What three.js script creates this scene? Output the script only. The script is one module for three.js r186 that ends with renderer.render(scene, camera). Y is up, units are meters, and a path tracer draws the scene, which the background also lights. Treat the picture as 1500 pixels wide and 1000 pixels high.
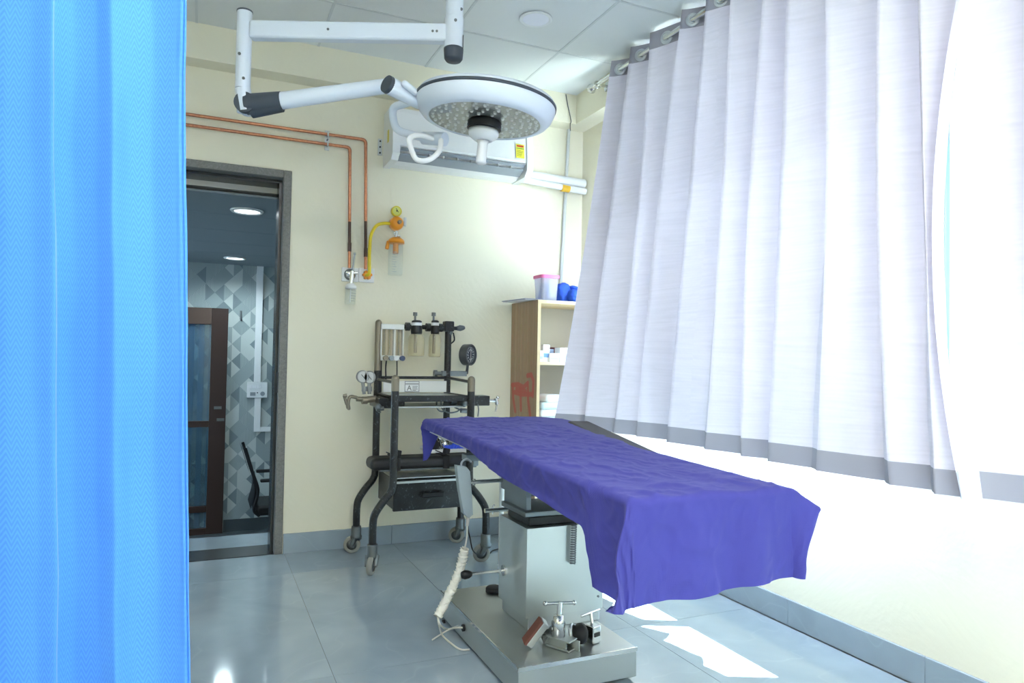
import * as THREE from 'three';
import { mergeGeometries } from 'three/addons/utils/BufferGeometryUtils.js';
import { RoundedBoxGeometry } from 'three/addons/geometries/RoundedBoxGeometry.js';
import { RectAreaLightUniformsLib } from 'three/addons/lights/RectAreaLightUniformsLib.js';
import { ImprovedNoise } from 'three/addons/math/ImprovedNoise.js';
RectAreaLightUniformsLib.init();

// ------------------------------------------------------------------ camera, sky, sun, large lights, exposure
const scene = new THREE.Scene();
const camera = new THREE.PerspectiveCamera(52.1765, 1.5, 0.05, 200);
camera.position.set(0, 1.08, 3.995);
camera.rotation.order = 'YXZ';
camera.rotation.set(0.025368, -0.415855, 0.017933);
camera.updateMatrixWorld(true);
scene.add(camera);
const renderer = new THREE.WebGLRenderer({ antialias: true });
renderer.toneMapping = THREE.LinearToneMapping;
renderer.toneMappingExposure = 1.45;
renderer.shadowMap.enabled = true;
renderer.shadowMap.type = THREE.PCFSoftShadowMap;

scene.background = new THREE.Color().setRGB(0.88, 0.92, 1.0);
scene.backgroundIntensity = 10.5;
const sun = new THREE.DirectionalLight(new THREE.Color().setRGB(1, 0.96, 0.92), 90);
sun.position.set(2.05 + 5, 1.2 + 9.8, 1.6 + 2.3);
sun.target.position.set(2.05, 1.2, 1.6);
sun.castShadow = true;
Object.assign(sun.shadow.camera, { left: -5, right: 5, top: 5, bottom: -5, near: 0.5, far: 25 });
sun.shadow.mapSize.set(2048, 2048);
scene.add(sun, sun.target);

// unseen ceiling LED panels, fittings below; the third added to light the blue curtain
const PANELS = [[0.23, 3.36], [0.83, 4.56], [-0.98, 4.56]];
for (const [x, z] of PANELS) {
  const l = new THREE.RectAreaLight(new THREE.Color().setRGB(0.99, 0.98, 1.0), 18, 0.56, 0.56);
  l.position.set(x, 2.752, z); l.lookAt(x, 0, z); scene.add(l);
}

// ------------------------------------------------------------------ helpers
function rng(seed) { let s = seed >>> 0; return () => { s = (s + 0x6D2B79F5) | 0; let t = Math.imul(s ^ (s >>> 15), 1 | s); t = (t + Math.imul(t ^ (t >>> 7), 61 | t)) ^ t; return ((t ^ (t >>> 14)) >>> 0) / 4294967296; }; }
const noise = new ImprovedNoise();
const V = (x, y, z) => new THREE.Vector3(x, y, z);
const FPX = 500 / Math.tan(THREE.MathUtils.degToRad(52.1765 / 2));
function rayOf(px, py) { return V((px - 750) / FPX, -(py - 500) / FPX, -1).applyQuaternion(camera.quaternion); }
function at(px, py, axis, val) {           // photo pixel -> point on an axis-aligned plane of the room
  const d = rayOf(px, py), t = (val - camera.position.getComponent(axis)) / d.getComponent(axis);
  return camera.position.clone().addScaledVector(d, t);
}
function atd(px, py, depth) { return camera.position.clone().addScaledVector(rayOf(px, py), depth); }
const lerp = (a, b, t) => a + (b - a) * t;
const clamp = (x, a, b) => Math.min(b, Math.max(a, x));
const sst = (a, b, x) => { const t = clamp((x - a) / (b - a), 0, 1); return t * t * (3 - 2 * t); };

function clean(g) { let o = g.index ? g.toNonIndexed() : g; for (const k of Object.keys(o.attributes)) if (!['position', 'normal', 'uv'].includes(k)) o.deleteAttribute(k); if (!o.attributes.normal) o.computeVertexNormals(); return o; }
function metricUV(g) {
  const p = g.attributes.position, uv = new Float32Array(p.count * 2);
  const a = V(0, 0, 0), b = V(0, 0, 0), c = V(0, 0, 0);
  for (let i = 0; i < p.count; i += 3) {
    a.fromBufferAttribute(p, i); b.fromBufferAttribute(p, i + 1); c.fromBufferAttribute(p, i + 2);
    const n = b.clone().sub(a).cross(c.clone().sub(a)); const ax = Math.abs(n.x), ay = Math.abs(n.y), az = Math.abs(n.z);
    [a, b, c].forEach((q, k) => {
      const j = (i + k) * 2;
      if (ay >= ax && ay >= az) { uv[j] = q.x; uv[j + 1] = q.z; } else if (ax >= az) { uv[j] = q.z; uv[j + 1] = q.y; } else { uv[j] = q.x; uv[j + 1] = q.y; }
    });
  }
  g.setAttribute('uv', new THREE.BufferAttribute(uv, 2)); return g;
}
function merge(geos, keepUV) {
  const arr = (Array.isArray(geos) ? geos : [geos]).map(clean);
  const g = arr.length > 1 ? mergeGeometries(arr) : arr[0];
  return keepUV ? g : metricUV(g);
}
const used = {};
function numbered(n) { if (!(n in used)) { used[n] = 0; return n; } used[n]++; return n + '_' + String(used[n]).padStart(3, '0'); }
function fin(m) { m.castShadow = true; m.receiveShadow = true; return m; }
function origin(o) { const v = V(0, 0, 0); while (o) { if (o.userData && o.userData.base) v.add(o.position); o = o.parent; } return v; }
// a Group standing at a thing's base; part() takes geometry in room coordinates
const bases = new Map();
function thing(name, label, category, base, group) {
  const o = new THREE.Group(); o.name = numbered(name); o.position.copy(base); scene.add(o);
  o.userData = { label, category }; if (group) o.userData.group = group;
  bases.set(o, base.clone()); return o;
}
function part(name, geos, mat, parent, keepUV, label) {
  const g = merge(geos, keepUV); const b = bases.get(parent);
  if (b) g.translate(-b.x, -b.y, -b.z);
  const m = fin(new THREE.Mesh(g, mat)); m.name = name; parent.add(m); bases.set(m, b || V(0, 0, 0));
  if (label) m.userData.label = label;
  return m;
}
function single(name, label, category, geos, mat, base, group, keepUV) {
  const g = merge(geos, keepUV); g.translate(-base.x, -base.y, -base.z);
  const m = fin(new THREE.Mesh(g, mat)); m.name = numbered(name); m.position.copy(base); scene.add(m);
  m.userData = { label, category }; if (group) m.userData.group = group; bases.set(m, base.clone()); return m;
}
function struct(name, label, category, geos, mat, keepUV) { const m = fin(new THREE.Mesh(merge(geos, keepUV), mat)); m.name = name; m.userData = { kind: 'structure', label, category }; scene.add(m); bases.set(m, V(0, 0, 0)); return m; }
function structGroup(name, label, category) { const o = new THREE.Group(); o.name = name; o.userData = { kind: 'structure', label, category }; scene.add(o); bases.set(o, V(0, 0, 0)); return o; }

function box(x0, x1, y0, y1, z0, z1, r) {
  const w = Math.abs(x1 - x0), h = Math.abs(y1 - y0), d = Math.abs(z1 - z0);
  const g = r ? new RoundedBoxGeometry(w, h, d, 2, Math.min(r, w / 2.01, h / 2.01, d / 2.01)) : new THREE.BoxGeometry(w, h, d);
  return g.translate((x0 + x1) / 2, (y0 + y1) / 2, (z0 + z1) / 2);
}
function obox(c, w, h, d, rot, r) { const g = r ? new RoundedBoxGeometry(w, h, d, 2, Math.min(r, w / 2.01, h / 2.01, d / 2.01)) : new THREE.BoxGeometry(w, h, d); const m = new THREE.Matrix4().makeRotationFromEuler(new THREE.Euler(...rot)); return g.applyMatrix4(m).translate(c.x, c.y, c.z); }
function cyl(a, b, r1, r2 = r1, seg = 20, open = false) {
  const d = b.clone().sub(a), L = d.length();
  const g = new THREE.CylinderGeometry(r2, r1, L, seg, 1, open).translate(0, L / 2, 0);
  return g.applyQuaternion(new THREE.Quaternion().setFromUnitVectors(V(0, 1, 0), d.normalize())).translate(a.x, a.y, a.z);
}
function lathe(prof, pos, dir = V(0, 1, 0), seg = 32) {
  const g = new THREE.LatheGeometry(prof.map(([r, y]) => new THREE.Vector2(Math.max(r, 1e-5), y)), seg);
  return g.applyQuaternion(new THREE.Quaternion().setFromUnitVectors(V(0, 1, 0), dir.clone().normalize())).translate(pos.x, pos.y, pos.z);
}
function tube(pts, r, seg = 40, rs = 10, closed = false, tension = 0.5) { return new THREE.TubeGeometry(new THREE.CatmullRomCurve3(pts, closed, 'catmullrom', tension), seg, r, rs, closed); }
function capTube(pts, r, seg = 40, rs = 12) { return [tube(pts, r, seg, rs), ball(pts[0], r), ball(pts[pts.length - 1], r)]; }
function ball(p, r, ws = 16) { return new THREE.SphereGeometry(r, ws, Math.max(8, ws / 2)).translate(p.x, p.y, p.z); }
function torus(pos, dir, R, r, seg = 28) { return new THREE.TorusGeometry(R, r, 10, seg).applyQuaternion(new THREE.Quaternion().setFromUnitVectors(V(0, 0, 1), dir.clone().normalize())).translate(pos.x, pos.y, pos.z); }
function prism(pts2, depth, place, bevel = 0) { // extruded outline; place: Matrix4
  const s = new THREE.Shape(pts2.map(([x, y]) => new THREE.Vector2(x, y)));
  const g = new THREE.ExtrudeGeometry(s, { depth, bevelEnabled: bevel > 0, bevelThickness: bevel, bevelSize: bevel, bevelSegments: 2, steps: 1 });
  return place ? g.applyMatrix4(place) : g;
}
function sheet(nu, nv, fn, flip) { // fn(i/nu, j/nv) -> [Vector3, u, v]
  const pos = [], uv = [], idx = [];
  for (let j = 0; j <= nv; j++) for (let i = 0; i <= nu; i++) { const [p, u, v] = fn(i / nu, j / nv); pos.push(p.x, p.y, p.z); uv.push(u, v); }
  for (let j = 0; j < nv; j++) for (let i = 0; i < nu; i++) { const a = j * (nu + 1) + i, b = a + 1, c = a + nu + 1, d = c + 1; if (flip) idx.push(a, c, b, b, c, d); else idx.push(a, b, c, b, d, c); }
  const g = new THREE.BufferGeometry(); g.setAttribute('position', new THREE.Float32BufferAttribute(pos, 3)); g.setAttribute('uv', new THREE.Float32BufferAttribute(uv, 2)); g.setIndex(idx); g.computeVertexNormals(); return g;
}

// ------------------------------------------------------------------ textures
function dataTex(n, fn, srgb, rep = 1, m = n) {
  const d = new Uint8Array(n * m * 4);
  for (let y = 0; y < m; y++) for (let x = 0; x < n; x++) { const c = fn(x / n, y / m); const k = (y * n + x) * 4; for (let i = 0; i < 3; i++) d[k + i] = clamp(Math.round((c.length ? c[i] : c) * 255), 0, 255); d[k + 3] = 255; }
  const t = new THREE.DataTexture(d, n, m, THREE.RGBAFormat); t.wrapS = t.wrapT = THREE.RepeatWrapping; t.magFilter = THREE.LinearFilter; t.minFilter = THREE.LinearMipmapLinearFilter; t.generateMipmaps = true;
  if (srgb) t.colorSpace = THREE.SRGBColorSpace; t.repeat.set(...(Array.isArray(rep) ? rep : [rep, rep])); t.needsUpdate = true; return t;
}
// periodic noise on the unit torus
function pn(x, y, f, z = 0) { const a = 2 * Math.PI * x, b = 2 * Math.PI * y, r = f / (2 * Math.PI); return noise.noise(Math.cos(a) * r + 7.3 + z, Math.sin(a) * r + Math.cos(b) * r * 1.01 + 3.1, Math.sin(b) * r + 11.7 + z * 2); }
function fbm(x, y, f, z = 0) { return pn(x, y, f, z) + 0.5 * pn(x, y, f * 2, z + 5) + 0.25 * pn(x, y, f * 4, z + 9); }
const texPlaster = dataTex(512, (x, y) => 0.5 + 0.25 * fbm(x, y, 40, 2) + 0.12 * fbm(x, y, 8, 6), false, 1);
const texSteelR = dataTex(512, (x, y) => 0.38 + 0.05 * fbm(x, y, 4, 1), false, 1.0);
const texMarble = [0, 1, 2].map((s) => dataTex(512, (x, y) => {
  const w = fbm(x, y, 4, s * 9) * 0.5; const v = Math.abs(Math.sin((x * 2 + y * 5 + w * 2.2 + s) * Math.PI)); const vein = Math.pow(1 - v, 14) * clamp(0.6 + fbm(x, y, 6, s + 20), 0, 1);
  const b = 0.025 * fbm(x, y, 7, s * 3 + 1) + 0.02 * fbm(x, y, 3, s * 5 + 40);
  return [0.60 + b + vein * 0.03, 0.66 + b + vein * 0.03, 0.70 + b + vein * 0.028];
}, true, 0.8));
const texSlub = dataTex(256, (x, y) => { const l = pn(x * 0.05, y, 90, 1) * 0.5 + pn(x, y, 60, 3) * 0.12 + 0.4 * Math.max(0, pn(x * 0.2, y, 30, 8)); const k = 1 - 0.045 * clamp(l, -0.6, 1); return [0.93 * k, 0.915 * k, 0.965 * k]; }, true, 1.6);
const texWeave = dataTex(128, (x, y) => 0.5 + 0.25 * Math.sin(x * 2 * Math.PI * 32) + 0.25 * Math.sin(y * 2 * Math.PI * 32), false, 14);
const texChevron = dataTex(64, (x, y) => { const z = Math.abs(x * 2 - 1); const f = ((y + z * 1.6) % 1 + 1) % 1; const k = f < 0.5 ? 1 : 0.9; const e = 0.03 * Math.sin(x * 40) * 0; return [0.38 * k + e, 0.675 * k, 0.98 * (0.85 + 0.15 * k)]; }, true, [1 / 0.016, 1 / 0.0085]);
const texWood = dataTex(512, (x, y) => { const g = fbm(x, y * 0.15, 30, 4) * 0.05 + fbm(x, y, 4, 9) * 0.06 + 0.03 * pn(x, y, 90, 3); return [0.70 + g, 0.59 + g, 0.46 + g * 0.9]; }, true, 1);
const texWorn = dataTex(512, (x, y) => { const w = fbm(x, y, 9, 14), s = Math.pow(clamp(fbm(x, y, 40, 3) * 1.2, 0, 1), 3); const k = 0.13 + 0.035 * w + s * 0.28; return [k * 0.94, k * 1.02, k * 1.08]; }, true, 2.3);
const texGranite = dataTex(256, (x, y) => { const k = 0.47 + 0.07 * pn(x, y, 120, 3) + 0.05 * pn(x, y, 40, 1); return [k, k * 1.0, k * 0.97]; }, true, 2);
const texCopper = dataTex(256, (x, y) => { const k = 0.05 * fbm(x, y, 18, 4); return [0.78 + k, 0.53 + k * 1.2, 0.40 + k]; }, true, 4);
function canvasTex(w, h, draw) { const c = document.createElement('canvas'); c.width = w; c.height = h; draw(c.getContext('2d'), w, h); const t = new THREE.CanvasTexture(c); t.colorSpace = THREE.SRGBColorSpace; t.magFilter = THREE.LinearFilter; t.wrapS = t.wrapT = THREE.RepeatWrapping; return t; }
const texWallpaper = canvasTex(1024, 1024, (g, W, H) => {
  const r = rng(5); g.fillStyle = '#8d9a9b'; g.fillRect(0, 0, W, H);
  const n = 8, s = W / n;
  for (let j = -1; j <= n * 2; j++) for (let i = -1; i <= n; i++) {
    const cx = (i + (j % 2 ? 0.5 : 0)) * s, cy = j * s / 2;
    const halves = r() < 0.45 ? [['L', r()], ['R', r()]] : [['A', r()]];
    for (const [k, q] of halves) {
      g.beginPath();
      if (k !== 'R') { g.moveTo(cx, cy - s / 2); g.lineTo(cx - s / 2, cy); g.lineTo(cx, cy + s / 2); if (k === 'A') g.lineTo(cx + s / 2, cy); } else { g.moveTo(cx, cy - s / 2); g.lineTo(cx + s / 2, cy); g.lineTo(cx, cy + s / 2); }
      g.closePath(); g.fillStyle = q < 0.34 ? '#c3cbc7' : q < 0.62 ? '#9aa6a7' : q < 0.8 ? '#7d8b8e' : '#8d9a9b'; g.fill();
      if (q > 0.8) { g.save(); g.clip(); g.fillStyle = '#bcc6c4'; for (let x = cx - s / 2; x < cx + s / 2; x += 9) g.fillRect(x, cy - s / 2, 3, s); g.restore(); }
    }
  }
});

// ------------------------------------------------------------------ materials
const col = (r, g, b) => new THREE.Color().setRGB(r / 255, g / 255, b / 255, THREE.SRGBColorSpace);
const std = (c, rough = 0.6, metal = 0, o = {}) => new THREE.MeshStandardMaterial({ color: c.isColor ? c : col(...c), roughness: rough, metalness: metal, ...o });
const phy = (c, o) => new THREE.MeshPhysicalMaterial({ color: c.isColor ? c : col(...c), ...o });
const white1 = new THREE.Color(1, 1, 1);
const M = {
  wall: std([238, 233, 210], 0.72, 0, { bumpMap: texPlaster, bumpScale: 0.0012 }),
  ceil: std([232, 235, 232], 0.85, 0, { bumpMap: texPlaster, bumpScale: 0.0008 }),
  grid: std([214, 218, 216], 0.6),
  slab: std([200, 198, 190], 0.9),
  tile: texMarble.map((t) => phy(white1, { map: t, roughness: 0.09, clearcoat: 0.3, clearcoatRoughness: 0.03 })),
  grout: std([112, 118, 120], 0.9),
  skirt: texMarble.map((t) => phy(white1, { map: t, roughness: 0.2 })),
  granite: std(white1, 0.5, 0, { map: texGranite }),
  darkGranite: std([40, 44, 46], 0.25),
  steel: std([196, 200, 198], 1, 1, { roughnessMap: texSteelR }),
  steelDark: std([120, 126, 128], 0.4, 0.8),
  chrome: std([215, 216, 214], 0.14, 1),
  lampWhite: phy([226, 234, 244], { roughness: 0.3, clearcoat: 0.4, clearcoatRoughness: 0.15 }),
  lampDark: std([66, 74, 84], 0.45),
  plasticWhite: phy([238, 240, 240], { roughness: 0.32, clearcoat: 0.3 }),
  plasticGrey: std([150, 158, 166], 0.45),
  black: std([26, 28, 30], 0.45),
  blackRubber: std([30, 31, 32], 0.75),
  blackPaint: std(white1, 0.3, 0, { map: texWorn }),
  bronze: std([142, 134, 118], 0.42, 0.6),
  tyre: std([150, 150, 142], 0.8),
  copper: std(white1, 0.3, 0.9, { map: texCopper }),
  copperBurnt: std([92, 74, 66], 0.5, 0.7),
  orange: phy([245, 158, 40], { roughness: 0.35 }),
  yellow: phy([222, 205, 50], { roughness: 0.4 }),
  yellowHose: phy([232, 205, 40], { roughness: 0.35 }),
  clear: phy([245, 248, 248], { roughness: 0.06, transmission: 0.94, thickness: 0, ior: 1.46, side: THREE.DoubleSide }),
  jarGlass: phy([246, 242, 226], { roughness: 0.05, transmission: 0.85, thickness: 0, ior: 1.45, side: THREE.DoubleSide }),
  pane: phy([225, 238, 245], { roughness: 0.02, transmission: 1, thickness: 0, ior: 1.5 }),
  alu: std([78, 108, 132], 0.5, 0),
  curtain: phy(white1, { map: texSlub, roughness: 0.9, transmission: 0.015, thickness: 0, ior: 1.2, side: THREE.DoubleSide }),
  curtainBandShaded: phy([170, 169, 180], { roughness: 0.97, transmission: 0.012, thickness: 0, ior: 1.2, side: THREE.DoubleSide }),  // same cloth doubled; the weaker backlight is painted in as grey
  blue: phy(white1, { map: texChevron, roughness: 0.9, transmission: 0.3, thickness: 0, ior: 1.3, side: THREE.DoubleSide }),
  drape: phy([66, 66, 153], { roughness: 0.85, sheen: 0.4, sheenRoughness: 0.5, sheenColor: col(110, 108, 190), bumpMap: texWeave, bumpScale: 0.0004, transmission: 0.08, thickness: 0, side: THREE.DoubleSide }),
  pad: std([34, 35, 37], 0.5),
  greyPaint: std([128, 140, 146], 0.42, 0.1),
  whitePaint: std([232, 234, 230], 0.4),
  wood: std(white1, 0.6, 0, { map: texWood }),
  woodEdge: std([232, 214, 172], 0.6),
  backboard: std([178, 172, 152], 0.7),
  brown: std([58, 40, 34], 0.45),
  brownLight: std([92, 72, 62], 0.45),
  wallpaper: std(white1, 0.6, 0, { map: texWallpaper }),
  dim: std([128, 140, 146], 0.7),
  paper: std([240, 242, 244], 0.7),
  cord: std([222, 220, 208], 0.6),
  tapeWhite: std([236, 234, 222], 0.85),
};
texWallpaper.repeat.set(1 / 1.35, 1 / 1.35);

// ------------------------------------------------------------------ the room
const CEIL = 2.765, RX = 2.25, LX = -1.75, BZ = 5.35;
const DX0 = -0.56, DX1 = 0.418, DTOP = 2.093;      // door frame outer edges
// floor: slab + tiles 0.6 x 1.2
{
  const f = structGroup('floor', 'glossy pale blue-grey marble tile floor of the operating room', 'floor');
  part('screed', box(LX - 0.2, RX + 0.2, -0.15, -0.003, -0.0, BZ + 0.2), M.grout, f);
  const r = rng(3), xs = [], zs = [];
  for (let x = 0.43 - 0.6 * 4; x < RX; x += 0.6) xs.push(x);
  for (let z = 0.38 - 1.2; z < BZ; z += 1.2) zs.push(z);
  for (const x of xs) for (const z of zs) {
    const x0 = Math.max(x + 0.001, LX), x1 = Math.min(x + 0.599, RX), z0 = Math.max(z + 0.001, 0), z1 = Math.min(z + 1.199, BZ);
    if (x1 - x0 < 0.02 || z1 - z0 < 0.02) continue;
    const m = part('floor_tile', box(x0, x1, -0.012, 0, z0, z1), M.tile[Math.floor(r() * 3)], f);
    const uv = m.geometry.attributes.uv, du = r(), dv = r(); for (let i = 0; i < uv.count; i++) uv.setXY(i, uv.getX(i) + du, uv.getY(i) + dv);
  }
}
// ceiling: lay-in panels on a white grid under a slab
{
  const c = structGroup('ceiling', 'suspended white ceiling of square lay-in panels', 'ceiling');
  part('slab', box(LX - 0.2, RX + 0.2, 2.9, 3.05, -0.2, BZ + 0.2), M.slab, c);
  const r = rng(8), xs = [], zs = [];
  for (let x = 0.527 - 0.605 * 4; x < RX; x += 0.605) xs.push(x);
  for (let z = 0.632 - 0.605; z < BZ; z += 0.605) zs.push(z);
  for (const x of xs) for (const z of zs) {
    const x0 = Math.max(x + 0.0015, LX), x1 = Math.min(x + 0.6035, RX), z0 = Math.max(z + 0.0015, 0), z1 = Math.min(z + 0.6035, BZ);
    if (x1 - x0 < 0.03 || z1 - z0 < 0.03) continue;
    if (PANELS.some(([a, b]) => a > x0 && a < x1 && b > z0 && b < z1)) continue;
    const g = box(x0, x1, CEIL + 0.0005, CEIL + 0.0145, z0, z1); g.translate(0, r() * 0.0025, 0);
    part('ceiling_panel', g, M.ceil, c);
  }
  for (const x of xs) if (x > LX) part('grid_bar', box(x - 0.006, x + 0.006, CEIL - 0.001, CEIL + 0.012, 0.0, BZ), M.grid, c);
  for (const z of zs) if (z > 0.1) part('grid_bar', box(LX, RX, CEIL - 0.0012, CEIL + 0.011, z - 0.006, z + 0.006), M.grid, c);
}
// walls
struct('wall_back', 'cream painted wall with the doorway, copper pipes and air conditioner', 'wall', [
  box(LX - 0.2, DX0, -0.15, 2.9, -0.2, 0), box(DX1, RX + 0.2, -0.15, 2.9, -0.2, 0), box(DX0, DX1, DTOP, 2.9, -0.2, 0)], M.wall);
const WIN = [[0.65, 2.475], [3.0, 4.7]], SILL = 0.785, HEAD = 2.56;
struct('wall_right', 'cream window wall behind the pale lilac curtains', 'wall', [
  box(RX, RX + 0.13, -0.15, SILL, 0, BZ), box(RX, RX + 0.13, HEAD, 2.9, 0, BZ), box(RX, RX + 0.13, SILL, HEAD, 0, WIN[0][0]), box(RX, RX + 0.13, SILL, HEAD, WIN[0][1], WIN[1][0]), box(RX, RX + 0.13, SILL, HEAD, WIN[1][1], BZ)], M.wall);
struct('wall_left', 'cream wall beyond the blue curtain', 'wall', box(LX - 0.2, LX, -0.15, 2.9, 0, BZ), M.wall);
struct('wall_front', 'cream wall opposite the doorway wall', 'wall', box(LX - 0.2, RX + 0.2, -0.15, 2.9, BZ, BZ + 0.2), M.wall);
struct('trim_1', 'cream painted ceiling beam above the air conditioner', 'beam', box(LX, RX, 2.583, 2.9, 0, 0.12), M.wall);
struct('trim_2', 'cream painted ceiling beam carrying the curtain rod', 'beam', box(2.13, RX, 2.583, 2.9, 0.12, BZ), M.wall);
// baseboards of marble tile
{
  const r = rng(12);
  const bb = (name, label) => structGroup(name, label, 'baseboard');
  const b1 = bb('baseboard_back', 'blue-grey marble baseboard below the cream doorway wall');
  for (let x = DX1 + 0.003; x < RX - 0.01; x += 0.6) part('baseboard_tile', box(x + 0.0008, Math.min(x + 0.5992, RX - 0.013), 0, 0.107, 0, 0.012, 0.002), M.skirt[Math.floor(r() * 3)], b1);
  for (let x = DX0 - 0.003; x > LX + 0.05; x -= 0.6) part('baseboard_tile', box(Math.max(x - 0.5992, LX), x - 0.0008, 0, 0.107, 0, 0.012, 0.002), M.skirt[Math.floor(r() * 3)], b1);
  const b2 = bb('baseboard_right', 'blue-grey marble baseboard below the window wall');
  for (let z = 0; z < BZ; z += 0.6) part('baseboard_tile', box(RX - 0.012, RX, 0, 0.107, z + 0.0008, Math.min(z + 0.5992, BZ), 0.002), M.skirt[Math.floor(r() * 3)], b2);
  const b3 = bb('baseboard_left', 'blue-grey marble baseboard below the wall beyond the blue curtain');
  for (let z = 0.02; z < BZ; z += 0.6) part('baseboard_tile', box(LX, LX + 0.012, 0, 0.107, z + 0.0008, Math.min(z + 0.5992, BZ), 0.002), M.skirt[Math.floor(r() * 3)], b3);
}
// doorway lining
{
  const d = structGroup('door_1', 'doorway lined with rough grey stone, open to the dim room', 'doorway');
  part('jamb', box(DX1 - 0.042, DX1, 0, DTOP, -0.205, 0.012, 0.004), M.granite, d);
  part('jamb', box(DX0, DX0 + 0.042, 0, DTOP, -0.205, 0.012, 0.004), M.granite, d);
  part('head', box(DX0 + 0.042, DX1 - 0.042, DTOP - 0.042, DTOP, -0.205, 0.012, 0.004), M.granite, d);
  part('rebate', box(DX1 - 0.058, DX1 - 0.042, 0, DTOP - 0.042, -0.205, -0.06), M.darkGranite, d);
  part('rebate', box(DX0 + 0.042, DX1 - 0.058, DTOP - 0.058, DTOP - 0.042, -0.205, -0.06), M.darkGranite, d);
  part('threshold', box(DX0 + 0.042, DX1 - 0.042, -0.14, 0.004, -0.205, 0.0), M.darkGranite, d);
  const h = at(408, 560, 2, -0.03); part('hinge', [box(DX1 - 0.0455, DX1 - 0.042, h.y - 0.055, h.y + 0.055, -0.055, -0.012)], M.black, d);
}
// windows
WIN.forEach(([z0, z1], k) => {
  const w = structGroup('window_' + (k + 1), k ? 'pale framed sliding window in the wall beside the camera' : 'pale framed sliding window behind the long lilac curtain', 'window');
  const xf = RX + 0.05;
  part('window_frame', [box(xf, xf + 0.07, SILL, SILL + 0.05, z0, z1, 0.004), box(xf, xf + 0.07, HEAD - 0.05, HEAD, z0, z1, 0.004), box(xf, xf + 0.07, SILL + 0.05, HEAD - 0.05, z0, z0 + 0.05, 0.004), box(xf, xf + 0.07, SILL + 0.05, HEAD - 0.05, z1 - 0.05, z1, 0.004)], M.alu, w);
  const n = 3, L = (z1 - z0 - 0.1) / n;
  for (let i = 0; i < n; i++) {
    const a = z0 + 0.05 + i * L, b = a + L, x0 = xf + (i % 2 ? 0.006 : 0.034), x1 = x0 + 0.026;
    part('sash', [box(x0, x1, SILL + 0.05, SILL + 0.095, a, b, 0.003), box(x0, x1, HEAD - 0.095, HEAD - 0.05, a, b, 0.003), box(x0, x1, SILL + 0.095, HEAD - 0.095, a, a + 0.04, 0.003), box(x0, x1, SILL + 0.095, HEAD - 0.095, b - 0.04, b, 0.003)], M.alu, w);
    part('pane', box(x0 + 0.01, x0 + 0.015, SILL + 0.095, HEAD - 0.095, a + 0.04, b - 0.04), M.pane, w);
  }
  part('window_sill', box(RX - 0.002, RX + 0.05, SILL, SILL + 0.012, z0, z1, 0.003), M.skirt[0], w);
});
// outdoors: paved yard below the windows
single('yard', 'pale concrete yard outside the window', 'ground', box(RX + 0.13, 16, -0.6, -0.5, -14, 18), std([205, 200, 190], 0.9), V(9, -0.6, 2)).userData.kind = 'structure';

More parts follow.
